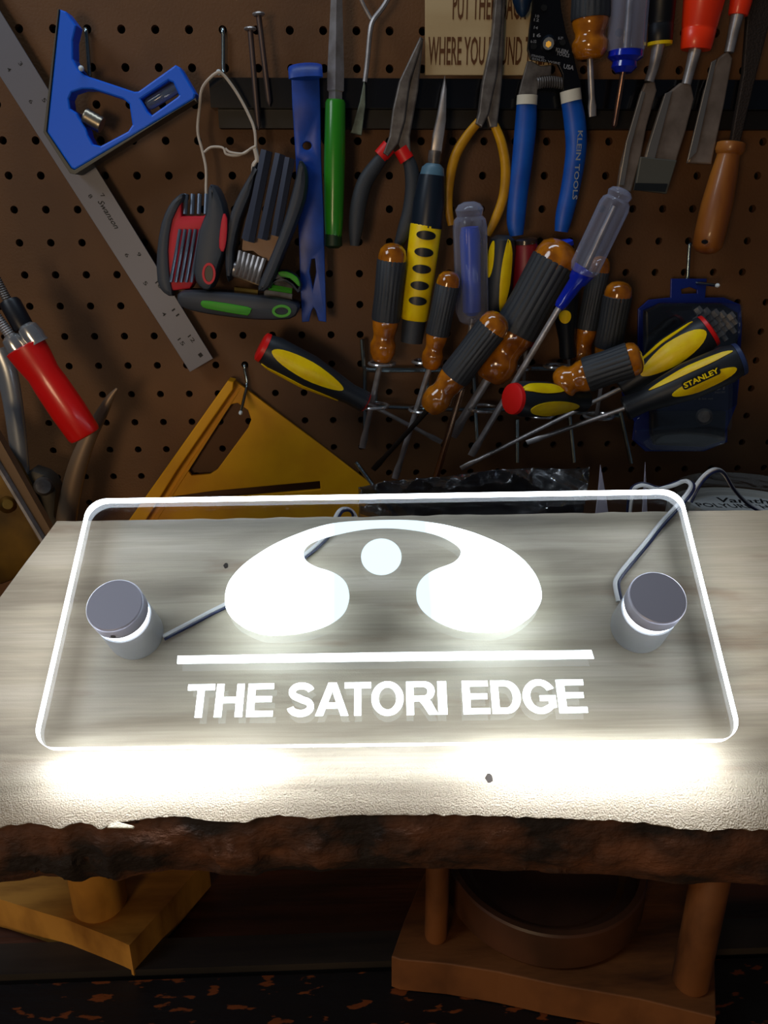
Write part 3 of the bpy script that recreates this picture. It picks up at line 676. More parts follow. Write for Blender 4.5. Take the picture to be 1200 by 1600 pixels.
el = lambda cx, cy, rx, ry, n=20: [(cx+rx*math.cos(k/n*6.2832), cy+ry*math.sin(k/n*6.2832)) for k in range(n)]
mk('pivot_ring', plate([el(326.5, 427.5, 10.5, 17), el(326.5, 427.5, 7, 13)], .053, .0015), M('red_grip', '#cf1f33', .5), rs)
mk('pivot_bolt', plate([el(326.5, 427.5, 6.5, 12.5)], .0524, .001), blk, rs)
# large black folding set
g5 = lambda L_: [(340+x/5.7125, 220+y/5.7143) for x, y in L_]
bs = root('folding_hex_key_set', 'large black and grey folding hex key set with thick keys hanging on the string', 'hex key set', wp(415, 350, .03))
darkgrip = M('charcoal_grip', '#343942', .5)
mk('outer_shell', plate([g5([(370, 200), (300, 320), (220, 460), (140, 640), (95, 860), (90, 1100), (115, 1250), (160, 1120), (165, 960), (225, 700), (310, 490), (350, 330)])], .036, .03, .003, 2), darkgrip, bs, True)
mk('spine_plate', plate([g5([(230, 870), (560, 820), (500, 1080), (420, 1060), (320, 980), (220, 980)])], .042, .004), M('tan_metal', '#7a6250', .5, .5), bs, label='tan metal spine plate')
for a, b, r in (((440, 90), (280, 900), .0048), ((560, 120), (400, 880), .0044), ((645, 155), (520, 850), .0042), ((395, 250), (240, 880), .0026)):
    mk('hex_key', tube([wp(*g5([a])[0], .047), wp(*g5([b])[0], .049)], r, 6, smooth=False), M('black_oxide', '#4a4e5c', .3, .6), bs)
for k in range(6):
    mk('hex_key', tube([wp(*g5([(205+k*42, 985+k*14)])[0], .047), wp(*g5([(185+k*38, 1100+k*16)])[0], .05), wp(*g5([(160+k*38, 1190+k*16)])[0], .047)], .0018, 6), steel, bs, True)
mk('pivot_rod', tube([wp(*g5([(140, 1140)])[0], .042), wp(*g5([(390, 1230)])[0], .042)], .006, 12, smooth=False), steel, bs, True)
mk('outer_shell', plate([g5([(740, 185), (785, 225), (805, 330), (785, 520), (700, 760), (600, 1010), (480, 1290), (400, 1330), (380, 1290), (460, 1090), (560, 850), (640, 600), (710, 330)])], .040, .034, .004, 2), darkgrip, bs, True)
# green folding set
gs = root('folding_hex_key_set', 'folding hex key set with green inlays lying crosswise below the others', 'hex key set', wp(370, 470, .03))
mk('outer_shell', plate([q6([(245, 640), (262, 680), (340, 705), (440, 722), (600, 740), (760, 738), (800, 705), (795, 665), (700, 640), (600, 628), (480, 615), (300, 605), (255, 615)])], .0365, .03, .004, 2), darkgrip, gs, True)
mk('shell_inlay', plate([q6([(342, 665), (380, 660), (560, 688), (578, 705), (565, 727), (540, 727), (400, 703), (350, 690)])], .0522, .002, .0008, 2), greenp, gs, True)
mk('pivot_ring', plate([el(440, 486, 15, 10), el(440, 486, 10.5, 6)], .0522, .0015), greenp, gs)
mk('outer_shell', plate([q6([(690, 525), (740, 515), (790, 540), (815, 590), (800, 620), (770, 585), (720, 560), (680, 580), (670, 600)])], .037, .02, .002, 2), darkgrip, gs, True)
mk('shell_inlay', plate([q6([(705, 525), (745, 522), (795, 550), (808, 590), (795, 588), (760, 555), (715, 545)])], .0485, .003, .0008, 2), greenp, gs, True, label='bright green inlay')
for k, (a, b, m_) in enumerate((((690, 570), (775, 590), dsteel), ((660, 595), (770, 612), greenp), ((640, 620), (770, 640), steel), ((500, 608), (610, 622), brass))):
    mk('hex_key', tube([wp(*q6([a])[0], .038), wp(*q6([b])[0], .038)], .003, 8, smooth=False), m_, gs, True)
# nails on the rail
for lb, a, b in (('long nail with flat head, lower and left of the two above the string', (391, 46), (404, 204)), ('long nail with flat head, higher and right of the two above the string', (404, 23), (421, 166))):
    n_ = root('long_nail', lb, 'nail', wp(*a, .024))
    w0, w1 = wp(*a, .0235), wp(*b, .0235); mk('nail_shaft', tube([w0, w0+(w1-w0)*.94, w1], [.0021, .0021, .0004], 10, smooth=False), M('rusty_steel', '#6a5c58', .5, .8), n_, True)
    d = (w1-w0).normalized(); mk('nail_head', lathe(w0-d*.0012, w0+d*.0008, [(0, .0042), (.5, .0048), (1, .0036)], 16), steel, n_, True)
# pry bar
pb = root('pry_bar', 'flat dark blue steel pry bar hanging from the rail', 'pry bar', wp(485, 300, .03))
mk('bar', plate([[(455, 112), (499, 112), (501, 170), (502, 250), (506, 330), (507, 383), (510, 503), (498, 501), (493, 484), (490, 480), (487, 486), (483, 502), (472, 503), (469, 437), (467, 373), (462, 247), (457, 167)], el(480, 228, 7, 6.5), [(487, 405), (492, 404), (494, 425), (489, 450), (484, 425)]], .026, .005, .001), bluebar, pb, True)
mk('bent_end', tube([wp(478, 112, .026), wp(477, 106, .027), wp(477, 104, .032), wp(477, 108, .038), wp(478, 122, .041)], .0125, 16, ell=.2, n=3), bluebar, pb, True, label='curled over upper end')
# green handled pick
gp = root('pointed_tool', 'green handled tool with long steel point beside the blue pry bar', 'pick', wp(520, 200, .03))
mk('blade', lathe(wp(527, -90, .03), wp(524, 158, .03), [(0, .001), (.35, .0042), (.8, .0062), (.93, .0062), (.94, .005), (1, .005)], 4), steel, gp, label='four sided steel point')
mk('handle', lathe(wp(524, 156, .03), wp(521, 384, .03), [(0, .0066), (.02, .0076), (.4, .0082), (.8, .0075), (.95, .0066), (1, .005)], 20), green, gp, True)
mk('end_slot', lathe(wp(521, 366, .03), wp(521, 388, .03), [(0, .0068), (.8, .0072), (1, .004)], 16), M('dark_green', '#0e2a10', .5), gp, True)
# thin probe
pr = root('wire_probe', 'bent wire with a pale flat wedge tip beside the green handled tool', 'probe', wp(570, 130, .022))
mk('wire', tube([wp(*p, .023) for p in ((612, -12), (598, 12), (583, 32), (578, 52), (574, 95), (570, 128))], .0019, 8, n=4), steel, pr, True)
mk('wire', tube([wp(*p, .022) for p in ((560, -12), (568, 8), (580, 30))], .0014, 8), steel, pr, True)
mk('wedge_tip', plate([[(569, 124), (571, 135), (571, 165), (565, 212), (548, 208), (552, 195), (562, 160)]], .0225, .004, .0006), M('pale_green_paint', '#7d8a7c', .5, .3, col2='#4a4f46', scale=80), pr)
def pliers(label, off, jl, jr, hl, hr, wl, wr, mat, jmat=None, collars=None, cmat=None):
    p = root('long_nose_pliers', label, 'pliers', wp(*jl[-1], off))
    mk('jaw', plate([jl], off+.0015, .0085, .0012), jmat or dsteel, p); mk('jaw', plate([jr], off-.0015, .0085, .0012), jmat or dsteel, p)
    for path, w in ((hl, wl), (hr, wr)):
        rad = [q*.5*pxm(wp(*path[0], off)) for q in w]; mk('handle', tube([wp(*q, off) for q in path], rad, 14, ell=.75, n=5), mat, p, True)
    if collars:
        for a, b, r in collars: mk('handle_band', tube([wp(*a, off), wp(*b, off)], r*pxm(wp(*a, off)), 14, ell=.8, smooth=False), cmat, p, True)
    return p
pliers('long nose pliers with black handles and red bands', .028,
       [(656, 58), (660, 66), (640, 130), (632, 190), (622, 225), (606, 245), (598, 240), (608, 213), (613, 173), (623, 128)],
       [(656, 58), (661, 62), (653, 143), (645, 187), (640, 215), (642, 245), (630, 246), (620, 222), (624, 190), (640, 130)],
       [(606, 236), (588, 258), (570, 285), (560, 320), (556, 355), (554, 384)], [(633, 240), (642, 262), (645, 295), (641, 330), (632, 360), (622, 384)], [16, 22, 25, 26, 24, 15], [16, 22, 25, 26, 24, 15], blkrub,
       collars=[((608, 229), (594, 245), 12), ((626, 232), (636, 250), 12)], cmat=red)
pliers('long nose pliers with worn yellow handles crossing the wooden card', .03,
       [(776, -40), (785, -40), (782, 40), (775, 120), (762, 180), (752, 200), (742, 194), (747, 177), (752, 133), (767, 62)],
       [(784, -40), (791, -40), (787, 27), (783, 133), (777, 187), (776, 200), (764, 200), (759, 182), (762, 130), (774, 50)],
       [(748, 190), (728, 215), (711, 245), (702, 285), (700, 320), (705, 352)], [(770, 190), (783, 222), (790, 262), (787, 305), (775, 340), (762, 368)], [13, 15, 16, 16, 15, 11], [13, 15, 16, 16, 15, 11], ydip)
# jab tool with yellow sleeve
jt = root('jab_tool', 'half round blade tool with yellow sleeve pierced by dark holes', 'file', wp(675, 300, .035))
mk('blade', plate([[(695, 118), (698, 140), (697, 190), (690, 240), (673, 240), (676, 210), (683, 180), (690, 140)]], .036, .006, .002), steel, jt, True, label='bright tapering blade')
mk('tang', lathe(wp(680, 236, .036), wp(677, 262, .036), [(0, .005), (.5, .005), (1, .004)], 12), dsteel, jt, True)
mk('ferrule', lathe(wp(677, 256, .036), wp(675, 276, .036), [(0, .0055), (.3, .0085), (1, .0098)], 18), M('blue_grey_plastic', '#4f7184', .4), jt, True)
mk('neck', lathe(wp(675, 274, .036), wp(666, 356, .036), [(0, .010), (.5, .0125), (1, .0125)], 20), M('dark_blue_rubber', '#18222f', .35), jt, True)
ya, yb = wp(666, 350, .036), wp(647, 500, .036)
slv = mk('sleeve', lathe(ya, yb, [(0, .0118), (.02, .0125), (.5, .0122), (.98, .0112), (1, .010)], 28), yel, jt, True, label='yellow sleeve')
for t in (.11, .28, .45, .62, .78):
    prof = [(0, .0121), (1, .0112)]; mk('grip_hole', patch(ya, yb, prof, t, .045, 0, .62, .0012), blk, slv)
mk('lower_grip', lathe(yb, wp(643, 535, .036), [(0, .010), (1, .009)], 20), blkrub, jt, True)
# wire strippers
ws = root('wire_stripper', 'wire strippers with black printed head and blue dipped handles', 'wire strippers', wp(860, 150, .03))
g7 = lambda L_: [(780+x/6.667, y/6.667) for x, y in L_]
oxide = M('black_oxide_head', '#14161c', .35, .6)
mk('plier_plate', plate([g7([(350, -140), (620, -140), (640, 100), (690, 340), (765, 560), (800, 720), (860, 935), (655, 950), (655, 780), (600, 660), (440, 640), (320, 620), (290, 520), (310, 300), (340, 100)])], .030, .004, .0006), oxide, ws)
mk('lower_arm', plate([g7([(290, 640), (330, 640), (420, 690), (540, 680), (535, 790), (430, 800), (400, 850), (390, 1000), (195, 1000), (230, 850)])], .0265, .004, .0006), dsteel, ws)
mk('pivot_screw', lathe(wp(857, 68, .037), wp(857, 68, .031), [(0, .004), (.5, .0055), (1, .0058)], 20), M('pivot_steel', '#3a4250', .3, .9), ws, True)
mk('pivot_screw', lathe(wp(857, 69, .0375), wp(857, 69, .034), [(0, .0022), (1, .0022)], 6), brass, ws)
for cx_, cy_ in ((879, 66), (834, 72), (850, 12)): mk('strip_hole', plate([el(cx_, cy_, 5, 5)], .0323, .0004), M('hole_dark', '#020203', .9), ws)
sp_ = []
for k in range(120): a = k/120*math.pi*2*11; c = wp(838+40*k/119, 131-3*math.sin(k/119*3), .030); sp_.append(c+V((0, math.cos(a)*.0035, math.sin(a)*.0035)))
mk('spring', tube(sp_, .0007, 6, smooth=False), dsteel, ws, True)
wt = M('white_print', '#85878c', .6)
mk('head_lettering', join(wtext('KLEIN', (868, 80), (887, 84), 5, .0325, .02), wtext('TOOLS', (869, 86), (889, 90), 5, .0325, .02), wtext('USA', (880, 107), (896, 110), 6.5, .0325, .02), wtext('STRANDED', (830, 88), (850, 92), 3, .0325), wtext('SOLID WIRE', (831, 93), (875, 101), 3, .0325), wtext('8-32', (872, 62), (880, 62), 4, .0325), wtext('10', (836, 27), (842, 28), 4, .0325), wtext('12', (834, 33), (842, 34), 4, .0325), wtext('14', (834, 45), (840, 46), 4, .0325), wtext('16', (833, 58), (845, 58), 5, .0325), wtext('6-32', (829, 67), (838, 67), 4, .0325)), wt, ws, label='small white printed marks')
for side, path, wds, col in (('l', [(823, 160), (821, 200), (816, 250), (809, 305), (806, 345), (807, 368)], [31, 34, 33, 32, 30, 22], [(824, 149), (823, 164)]), ('r', [(892, 155), (898, 190), (900, 235), (892, 290), (882, 335), (877, 362)], [31, 34, 33, 31, 29, 22], [(891, 141), (893, 159)])):
    rad = [q*.5*pxm(wp(820, 200, .03)) for q in wds]
    h_ = mk('handle', tube([wp(*q, .03) for q in path], rad, 18, ell=.7), bluedip, ws, True)
    mk('handle_collar', tube([wp(*col[0], .03), wp(*col[1], .03)], 16*pxm(wp(820, 200, .03)), 18, ell=.8, smooth=False), white, ws, True, label='off white collar')
    if side == 'r': mk('handle_lettering', rtext('KLEIN TOOLS', 903, 204, -9, 108, 8, .0385, .02), wt, h_, label='white letters down the grip')
# dark blue tip, amber driver, clear driver above
mk('rounded_tool_grip', lathe(wp(814, -60, .034), wp(817, 27, .034), [(0, .006), (.3, .008), (.7, .007), (.9, .0045), (1, .0015)], 18), M('navy_grip', '#0c2540', .35), smooth=True, label='navy blue rounded tool grip end hanging over the wooden card', cat='tool grip')
def tip(par, a, b, r, kind='flat', mat=None):
    mat = mat or steel; L_ = (b-a).length; d = (b-a).normalized()
    if kind == 'flat':
        _, u, v = axes(d)
        vs, fs = lathe(a, a+d*(L_-min(.018, L_*.3)), [(0, r), (1, r)], 12)
        e = min(.018, L_*.3); c0 = a+d*(L_-e); n = len(vs); vs = list(vs)
        for k in range(12): an = 2*math.pi*k/12; vs.append(c0+d*e*.45+u*(r*.55*math.cos(an))+v*(r*1.35*math.sin(an)))
        for k in range(12): an = 2*math.pi*k/12; vs.append(b+u*(r*.2*math.cos(an))+v*(r*1.2*math.sin(an)))
        fs = list(fs)[:-1]
        for q0, q1 in ((12, 24), (24, 36)):
            for k in range(12): j = (k+1) % 12; fs.append((q0+k, q0+j, q1+j, q1+k))
        fs.append(tuple(36+k for k in range(12))); vf = (vs, fs)
    else: vf = lathe(a, b, [(0, r), (.95, r), (.97, r*.8), (1, r*.15)], 12)
    return mk('shaft', vf, mat, par, True)
def off_(p, o): return wp(p[0], p[1], o)
def driver(style, label, A_, B_, T_, w, offs, kind='flat', sr=None, cap=None, inlay=None, gmat=None, shaft=None):
    """A_ butt end, B_ neck end, T_ tip (measured points), w handle half width in px"""
    a, b = off_(A_, offs[0]), off_(B_, offs[1]); r = w*pxm(a); g = root('screwdriver', label, 'screwdriver', b)
    if style == 'amber':
        pc = [(0, r*.25), (.015, r*.6), (.05, r*.87), (.10, r*.97), (.17, r*.97)]
        pg = [(.13, r*.93), (.14, r*1.04), (.40, r*1.0), (.62, r*1.04), (.64, r*.98)]
        pn = [(.63, r*.92), (.66, r*.95), (.71, r*.90), (.76, r*.79), (.80, r*.79), (.84, r*.93), (.86, r*.95), (.92, r*.93), (.98, r*.74), (1, r*.6)]
        mk('butt_cap', lathe(a, b, pc, 24), gmat or amber, g, True, label='domed amber end')
        mk('grip_sleeve', lathe(a, b, [(t, q) for t, q in pg], 60, (20, .07), (.14, .62)), blkrub, g, True, label='black ribbed rubber grip')
        mk('amber_neck', lathe(a, b, pn, 8 if False else 24), gmat or amber, g, True, label='flared amber neck')
    elif style == 'bulb':
        pf = [(0, r*.5), (.03, r*.85), (.12, r), (.45, r*1.02), (.7, r*.78), (.85, r*.62), (1, r*.66)]
        bd = mk('grip_body', lathe(a, b, pf, 32), gmat or M('stanley_grey', '#20242a', .45), g, True, label='dark grey moulded grip')
        if cap: mk('end_cap', lathe(a-(b-a).normalized()*.001, a+(b-a)*.035, [(0, r*.7), (.25, r*.86), (1, r*.9)], 24), cap, g, True)
        for tc_, th_, pc_, ph_, m_ in inlay or (): mk('inlay', patch(a, b, pf, tc_, th_, pc_, ph_, .0006), m_, bd, True, label='yellow oval inlay')
        mk('neck_ring', lathe(b-(b-a).normalized()*.0015, b+(b-a).normalized()*.0012, [(0, r*.66), (1, r*.6)], 20), cap if cap and style == 'bulb' and kind == 'redneck' else blk, g, True)
    elif style == 'clear':
        core = gmat
        pf = [(0, r*.3), (.02, r*.62), (.06, r*.8), (.11, r*.72), (.14, r*.9), (.20, r), (.9, r), (.97, r*.8), (1, r*.5)]
        mk('handle', lathe(a, b, pf, 48, (8, .12), (.18, .92)), clearp, g, True, label='clear fluted handle')
        if core: mk('handle_core', lathe(a+(b-a)*.2, a+(b-a)*.93, [(0, r*.5), (.1, r*.6), (.95, r*.55), (1, r*.3)], 20), core, g, True)
    sr = (sr or w*.2)*pxm(b); T = off_(T_, offs[2])
    if shaft is not False: tip(g, b-(b-a).normalized()*.004, T, sr, 'flat' if kind in ('flat', 'redneck') else 'ph', shaft)
    return g
driver('amber', 'screwdriver with amber neck and black grip beside the wire strippers', (926, -85), (921, 93), (926, 182), 31, (.032, .032, .03), 'flat', 5)
clr2 = root('screwdriver', 'clear screwdriver with blue collar hanging at the top beside black chisel', 'screwdriver', wp(975, 110, .034))
a_, b_ = wp(993, -120, .036), wp(978, 80, .036); r_ = 32*pxm(a_)
mk('handle', lathe(a_, b_, [(0, r_*.6), (.1, r_), (.95, r_), (1, r_*.9)], 48, (6, .1), (.1, .95)), clearp, clr2, True, label='clear fluted handle')
mk('handle_core', lathe(wp(990, -80, .036), wp(976, 100, .036), [(0, .0026), (1, .0026)], 12), steel, clr2, True)
mk('collar', lathe(b_, wp(974, 114, .036), [(0, r_*.88), (.3, r_*.9), (.5, r_*.62), (.75, r_*.66), (1, r_*.4)], 28), bluef, clr2, True, label='deep blue collar')
tip(clr2, wp(974, 110, .036), wp(959, 200, .034), .0021, 'ph', M('coppery_steel', '#9c7866', .3, 1))
# chisels
def chisel(label, ha, hb, hw, hmat, neck, blade, off, ring=None, extra=None, bw=None):
    c = root('wood_chisel', label, 'chisel', wp(*hb, off)); a, b = wp(*ha, off), wp(*hb, off); r0, r1 = hw[0]*pxm(a), hw[1]*pxm(b)
    mk('handle', lathe(a, b, [(0, r0*.8), (.05, r0*.95), (.1, r0), (.80, r1+(r0-r1)*.2), (.805, r1+(r0-r1)*.2-.0003), (.83, r1+(r0-r1)*.17-.0003), (.835, r1+(r0-r1)*.165), (.985, r1), (1, r1*.94)], 32, flat=.8), hmat, c, True)
    if ring: mk('handle_ring', lathe(b-(b-a).normalized()*.001, b+(b-a).normalized()*.0012, [(0, r1*1.02), (1, r1)], 28, flat=.8), ring, c, True)
    mk('neck', tube([wp(*q, off) for q in neck], [.0048, .004, .0036][:len(neck)], 12), steel, c, True)
    mk('blade', plate([blade], off-.001, .0045, .0012), M('worn_blade', '#97877a', .34, .45, col2='#77685c', scale=60), c, label='steel blade')
    if bw: mk('side_bevel', plate([bw], off+.0018, .0016, .0004), M('bevel_steel', '#a9a39b', .4, .9), c)
    if extra: extra(c)
    return c
chisel('narrow chisel with black handle and yellow ring', (1042, -110), (1031, 68), (24, 19), blk, [(1029, 68), (1023, 98), (1014, 128)], [(1007, 130), (1022, 128), (1025, 142), (1009, 198), (1000, 245), (985, 300), (963, 298), (968, 262), (978, 222), (1000, 146)], .030, yel, bw=[(1002, 142), (1008, 145), (985, 230), (975, 290), (966, 290), (978, 222)])
def guard(c):
    mk('edge_guard', plate([[(999, 245), (1056, 251), (1040, 303), (990, 297)]], .0305, .0055, .0008), M('grey_guard', '#5b5a52', .5, .3), c, label='grey blade edge guard')
    mk('guard_slot', plate([[(993, 286), (1043, 287), (1039, 300), (991, 297)]], .0335, .001), M('slot_dark', '#0d1418', .5), c)
chisel('broad chisel with orange handle and grey edge guard', (1118, -110), (1087, 78), (42, 24), orange, [(1086, 78), (1080, 102), (1072, 132)], [(1062, 130), (1078, 130), (1083, 155), (1070, 205), (1052, 262), (1002, 258), (1012, 225), (1037, 150)], .028, extra=guard, bw=[(1039, 146), (1050, 142), (1022, 252), (1008, 250), (1014, 225)])
chisel('broad chisel with orange handle and no blade guard', (1185, -120), (1153, 24), (26, 15.5), orange, [(1152, 24), (1146, 50), (1139, 82)], [(1120, 92), (1136, 80), (1143, 92), (1130, 163), (1110, 257), (1073, 255), (1082, 215), (1100, 140)], .026, bw=[(1111, 97), (1119, 93), (1088, 238), (1073, 253), (1082, 215)])
fl = root('file', 'old dark file with tapered varnished wooden handle', 'file', wp(1141, 225, .024))
mk('blade', plate([[(1172, -60), (1225, -60), (1180, 117), (1166, 175), (1154, 226), (1140, 226), (1144, 200), (1159, 117)]], .024, .005, .001), M('old_file_steel', '#3b322d', .6, .7, bump=.6, bscale=700), fl, label='dark rough file blade')
fh = mk('handle', lathe(wp(1143, 222, .028), wp(1102, 397, .03), [(0, .0088), (.01, .0108), (.07, .0112), (.10, .0098), (.11, .0088), (.13, .0088), (.30, .0105), (.55, .0122), (.80, .0122), (.93, .0116), (.98, .008), (1, .003)], 28), woodh, fl, True, label='orange brown wooden handle')
mk('handle_hole', plate([el(1101, 378, 5, 3.5, 12)], .0425, .001), blk, fh)
# ================================================================== screwdriver rack
rk = root('screwdriver_rack', 'wire screwdriver rack with two tiers of rings on the pegboard', 'rack', wp(780, 577, .02))
def ringw(x, y, rx, off): # horizontal wire ring
    c = wp(x, y, off); r = rx*pxm(c); return [c+V((r*math.cos(k/20*6.2832), -r*math.sin(k/20*6.2832), 0)) for k in range(21)]
mk('frame_rod', tube([wp(*q, .012) for q in ((566, 530), (568, 560), (572, 576))]+[wp(600, 578, .014), wp(690, 578, .014), wp(760, 577, .014), wp(812, 576, .014), wp(880, 576, .014), wp(940, 576, .014), wp(1000, 578, .014)], .0021, 8), wire, rk, True)
mk('frame_rod', tube([wp(556, 722, .02), wp(623, 812, .03)], .0019, 8, smooth=False), wire, rk, True)
mk('frame_rod', tube([wp(*q, .012) for q in ((570, 640), (600, 636), (700, 640), (800, 640), (900, 645), (972, 650))], .0018, 8), wire, rk, True)
for x, y, rx in ((597, 568, 20), (664, 565, 19), (760, 566, 18), (812, 575, 16), (868, 572, 18), (925, 572, 18)): mk('holder_ring', tube(ringw(x, y, rx, .036), .0014, 8, smooth=False), chrome, rk, True)
for x, y, rx in ((585, 634, 21), (662, 640, 22), (755, 638, 24), (845, 648, 20), (935, 650, 22)): mk('holder_ring', tube(ringw(x, y, rx, .036), .0014, 8, smooth=False), chrome, rk, True)
for a, b, o_ in (((590, 572), (586, 632), .018), ((668, 570), (666, 640), .018), ((740, 585), (746, 700), .012), ((808, 655), (808, 722), .012), ((890, 650), (897, 722), .014), ((969, 642), (986, 724), .014), ((570, 576), (570, 690), .008)):
    mk('frame_rod', tube([wp(*a, o_), wp(*b, o_)], .0018, 8, smooth=False), wire, rk, True)
YI = lambda *q: [(t, h, p, w_, yel) for t, h, p, w_ in q]
# back row
driver('bulb', 'dark red handled screwdriver with black domed end, upright in rack', (821, 374), (822, 540), (818, 600), 21, (.034, .026, .02), 'ph', 3, cap=M('dark_dome', '#2a211f', .25, coat=.6), gmat=M('dark_red_grip', '#7a1622', .4))
driver('bulb', 'black screwdriver with bright blue end cap behind the clear one', (876, 378), (888, 556), (892, 610), 22, (.034, .028, .02), 'ph', 3, cap=M('blue_cap', '#1f44d8', .4), inlay=[(.62, .06, .3, .5, yel)], gmat=M('ink_grip', '#10151f', .35))
driver('amber', 'amber screwdriver half hidden behind the clear handled one', (940, 400), (905, 575), (900, 640), 17, (.03, .026, .02), 'ph', 3)
driver('amber', 'short amber and black screwdriver upright before the blue package', (969, 440), (940, 596), (932, 650), 22, (.044, .034, .026), 'ph', 3)
driver('bulb', 'black and yellow screwdriver upright behind the blue transparent one', (786, 368), (768, 540), (765, 600), 22, (.038, .03, .022), 'ph', 3, inlay=YI((.34, .32, -.35, .42), (.2, .16, .95, .3)))
driver('amber', 'amber and black screwdriver leftmost in the rack, upright', (615, 380), (596, 564), (566, 700), 23, (.046, .038, .02), 'flat', 4.5)
driver('clear', 'transparent screwdriver with blue core standing in rack', (733, 315), (738, 505), (722, 600), 28, (.044, .036, .03), 'ph', 4, gmat=clearblue)
driver('amber', 'slim amber and black screwdriver second from left in rack', (704, 424), (672, 575), (617, 748), 19, (.056, .048, .03), 'flat', 4.6)
driver('amber', 'largest amber and black screwdriver leaning left across the rack', (883, 378), (763, 592), (706, 682), 36, (.052, .044, .03), 'flat', 7)
driver('amber', 'amber and black screwdriver tilted left in front of others', (784, 492), (670, 640), (583, 734), 25, (.072, .060, .03), 'flat', 4, shaft=M('dark_shaft', '#3a342f', .4, .9))
cs = root('steel_shaft', 'long bright steel screwdriver shaft reaching down to plastic bag', 'shaft', wp(720, 612, .045)); tip(cs, wp(722, 606, .045), wp(679, 754, .04), .0028, 'ph', M('copper_glint', '#a88468', .25, 1))  # golden reflection on the steel is put into its base colour
# clear tester
ct = driver('clear', 'long clear handled screwdriver with blue ferrule leaning across', (973, 294), (908, 430), (736, 712), 25, (.088, .080, .045), 'ph', 4.6, gmat=None, shaft=False)
fa, fb = wp(915, 420, .080), wp(873, 481, .077)
mk('ferrule', lathe(fa, fb, [(0, .0095), (.3, .0075), (.35, .006), (.9, .0048), (1, .0036)], 24), bluef, ct, True, label='deep blue ferrule')
tip(ct, wp(880, 470, .0772), wp(736, 712, .045), .0026, 'flat')
mk('handle_core', lathe(wp(960, 322, .087), wp(912, 424, .0805), [(0, .002), (1, .003)], 12), steel, ct, True)
# right cluster
driver('bulb', 'black and yellow screwdriver with red end, upper right, pointing left', (1110, 515), (972, 607), (720, 732), 31, (.070, .058, .03), 'flat', 3.6, cap=red, inlay=YI((.42, .36, .42, .62), (.5, .4, 1.35, .12)))
dl = driver('bulb', 'black and yellow screwdriver lettered along its lower yellow oval', (1158, 560), (978, 638), (823, 692), 30, (.106, .094, .07), 'flat', 3.6, cap=M('blue_grey_end', '#2b3a62', .4), inlay=YI((.36, .27, -.05, .38), (.42, .36, .95, .22)))
a_, b_ = wp(1070, 607, .123), wp(1124, 582, .123); e_ = (b_-a_).normalized(); n_ = (V((0, -.93, .37))-e_*V((0, -.93, .37)).dot(e_)).normalized(); y_ = n_.cross(e_)
W_, H_ = (b_-a_).length, .0062
mk('maker_plate', fr(curve_mesh([[(x-.001, y-.0012) for x, y in rr(W_+.002, H_, .0018, 4)]], .0008, .0001), a_, e_, y_, n_), blk, dl, label='black rounded name plate')
mk('maker_lettering', fr(text('STANLEY', .03), a_+n_*.0006, (b_-a_), y_*.0040, n_), yel, dl, label='yellow maker lettering')
driver('amber', 'amber and black screwdriver lying nearly level, pointing left', (1004, 556), (868, 602), (820, 640), 28, (.098, .080, .07), 'ph', 4)
driver('bulb', 'short black and yellow screwdriver showing its red end face', (800, 623), (912, 626), (905, 626), 28, (.108, .070, .069), 'ph', 4, cap=red, inlay=YI((.48, .36, .35, .52), (.3, .28, -.95, .35)), shaft=False)
driver('bulb', 'black and yellow screwdriver with red ends left of the rack', (408, 541), (570, 628), (690, 691), 27, (.052, .040, .02), 'redneck', 3.4, cap=red, inlay=YI((.42, .34, -.25, .55), (.42, .36, 1.1, .28)))
# ================================================================== bit set package
bp_ = root('bit_set_package', 'blue carded screwdriver bit set in clear blister on a hook', 'bit set', wp(1075, 560, .02))
g54 = lambda L_: [(960+x/5.4545, 430+y/5.4545) for x, y in L_]
pkb = M('package_blue', '#10277e', .4, coat=.3); pkd = M('package_dark', '#080b16', .4, coat=.3)
mk('backing_card', plate([g54([(480, 30), (785, 30), (770, 190), (930, 190), (1070, 250), (1085, 420), (1060, 900), (1040, 1100), (960, 1300), (960, 1420), (760, 1500), (260, 1500), (150, 1400), (170, 1250), (90, 1120), (60, 1000), (190, 900), (200, 290), (290, 210), (475, 190)]), g54([(565, 120), (640, 100), (700, 125), (700, 155), (570, 160)])], .014, .002, .0005), pkb, bp_, label='blue hanging card')
mk('lower_panel', plate([g54([(560, 860), (1050, 860), (1040, 1100), (960, 1150), (310, 1150), (270, 1080), (120, 1090), (130, 950)])], .0165, .002), M('package_navy', '#0a1848', .4), bp_)
mk('case', plate([g54([(250, 300), (380, 240), (900, 240), (1040, 320), (1040, 560), (980, 850), (260, 850)])], .020, .008, .002), pkd, bp_, label='dark bit case')
mk('case', plate([g54([(300, 1160), (940, 1160), (930, 1400), (750, 1460), (330, 1440), (300, 1350)])], .020, .008, .002), pkd, bp_)
for i in range(14):
    x = 730+(i % 5)*68+R.uniform(-8, 8)-(i//5)*10; y = 320+(i//5)*75+(i % 5)*12; c = wp(*g54([(x, y)])[0], .026); d = V((.6, -.25, -.75)).normalized()
    mk('driver_bit', lathe(c-d*.005, c+d*.006, [(0, .0034), (.5, .0036), (.55, .0024), (1, .002)], 6), steel, bp_)
mk('screw_cap', lathe(wp(1100, 651, .030), wp(1100, 651, .022), [(0, .005), (.3, .007), (1, .0075)], 20), dsteel, bp_, True)
mk('blister', plate([g54([(240, 330), (390, 230), (880, 230), (1090, 250), (1075, 500), (1040, 560), (1010, 860), (1000, 1280), (930, 1440), (720, 1500), (300, 1490), (160, 1400), (170, 1270), (240, 1150)])], .032, .006, .0028), film, bp_, True, label='clear blister')
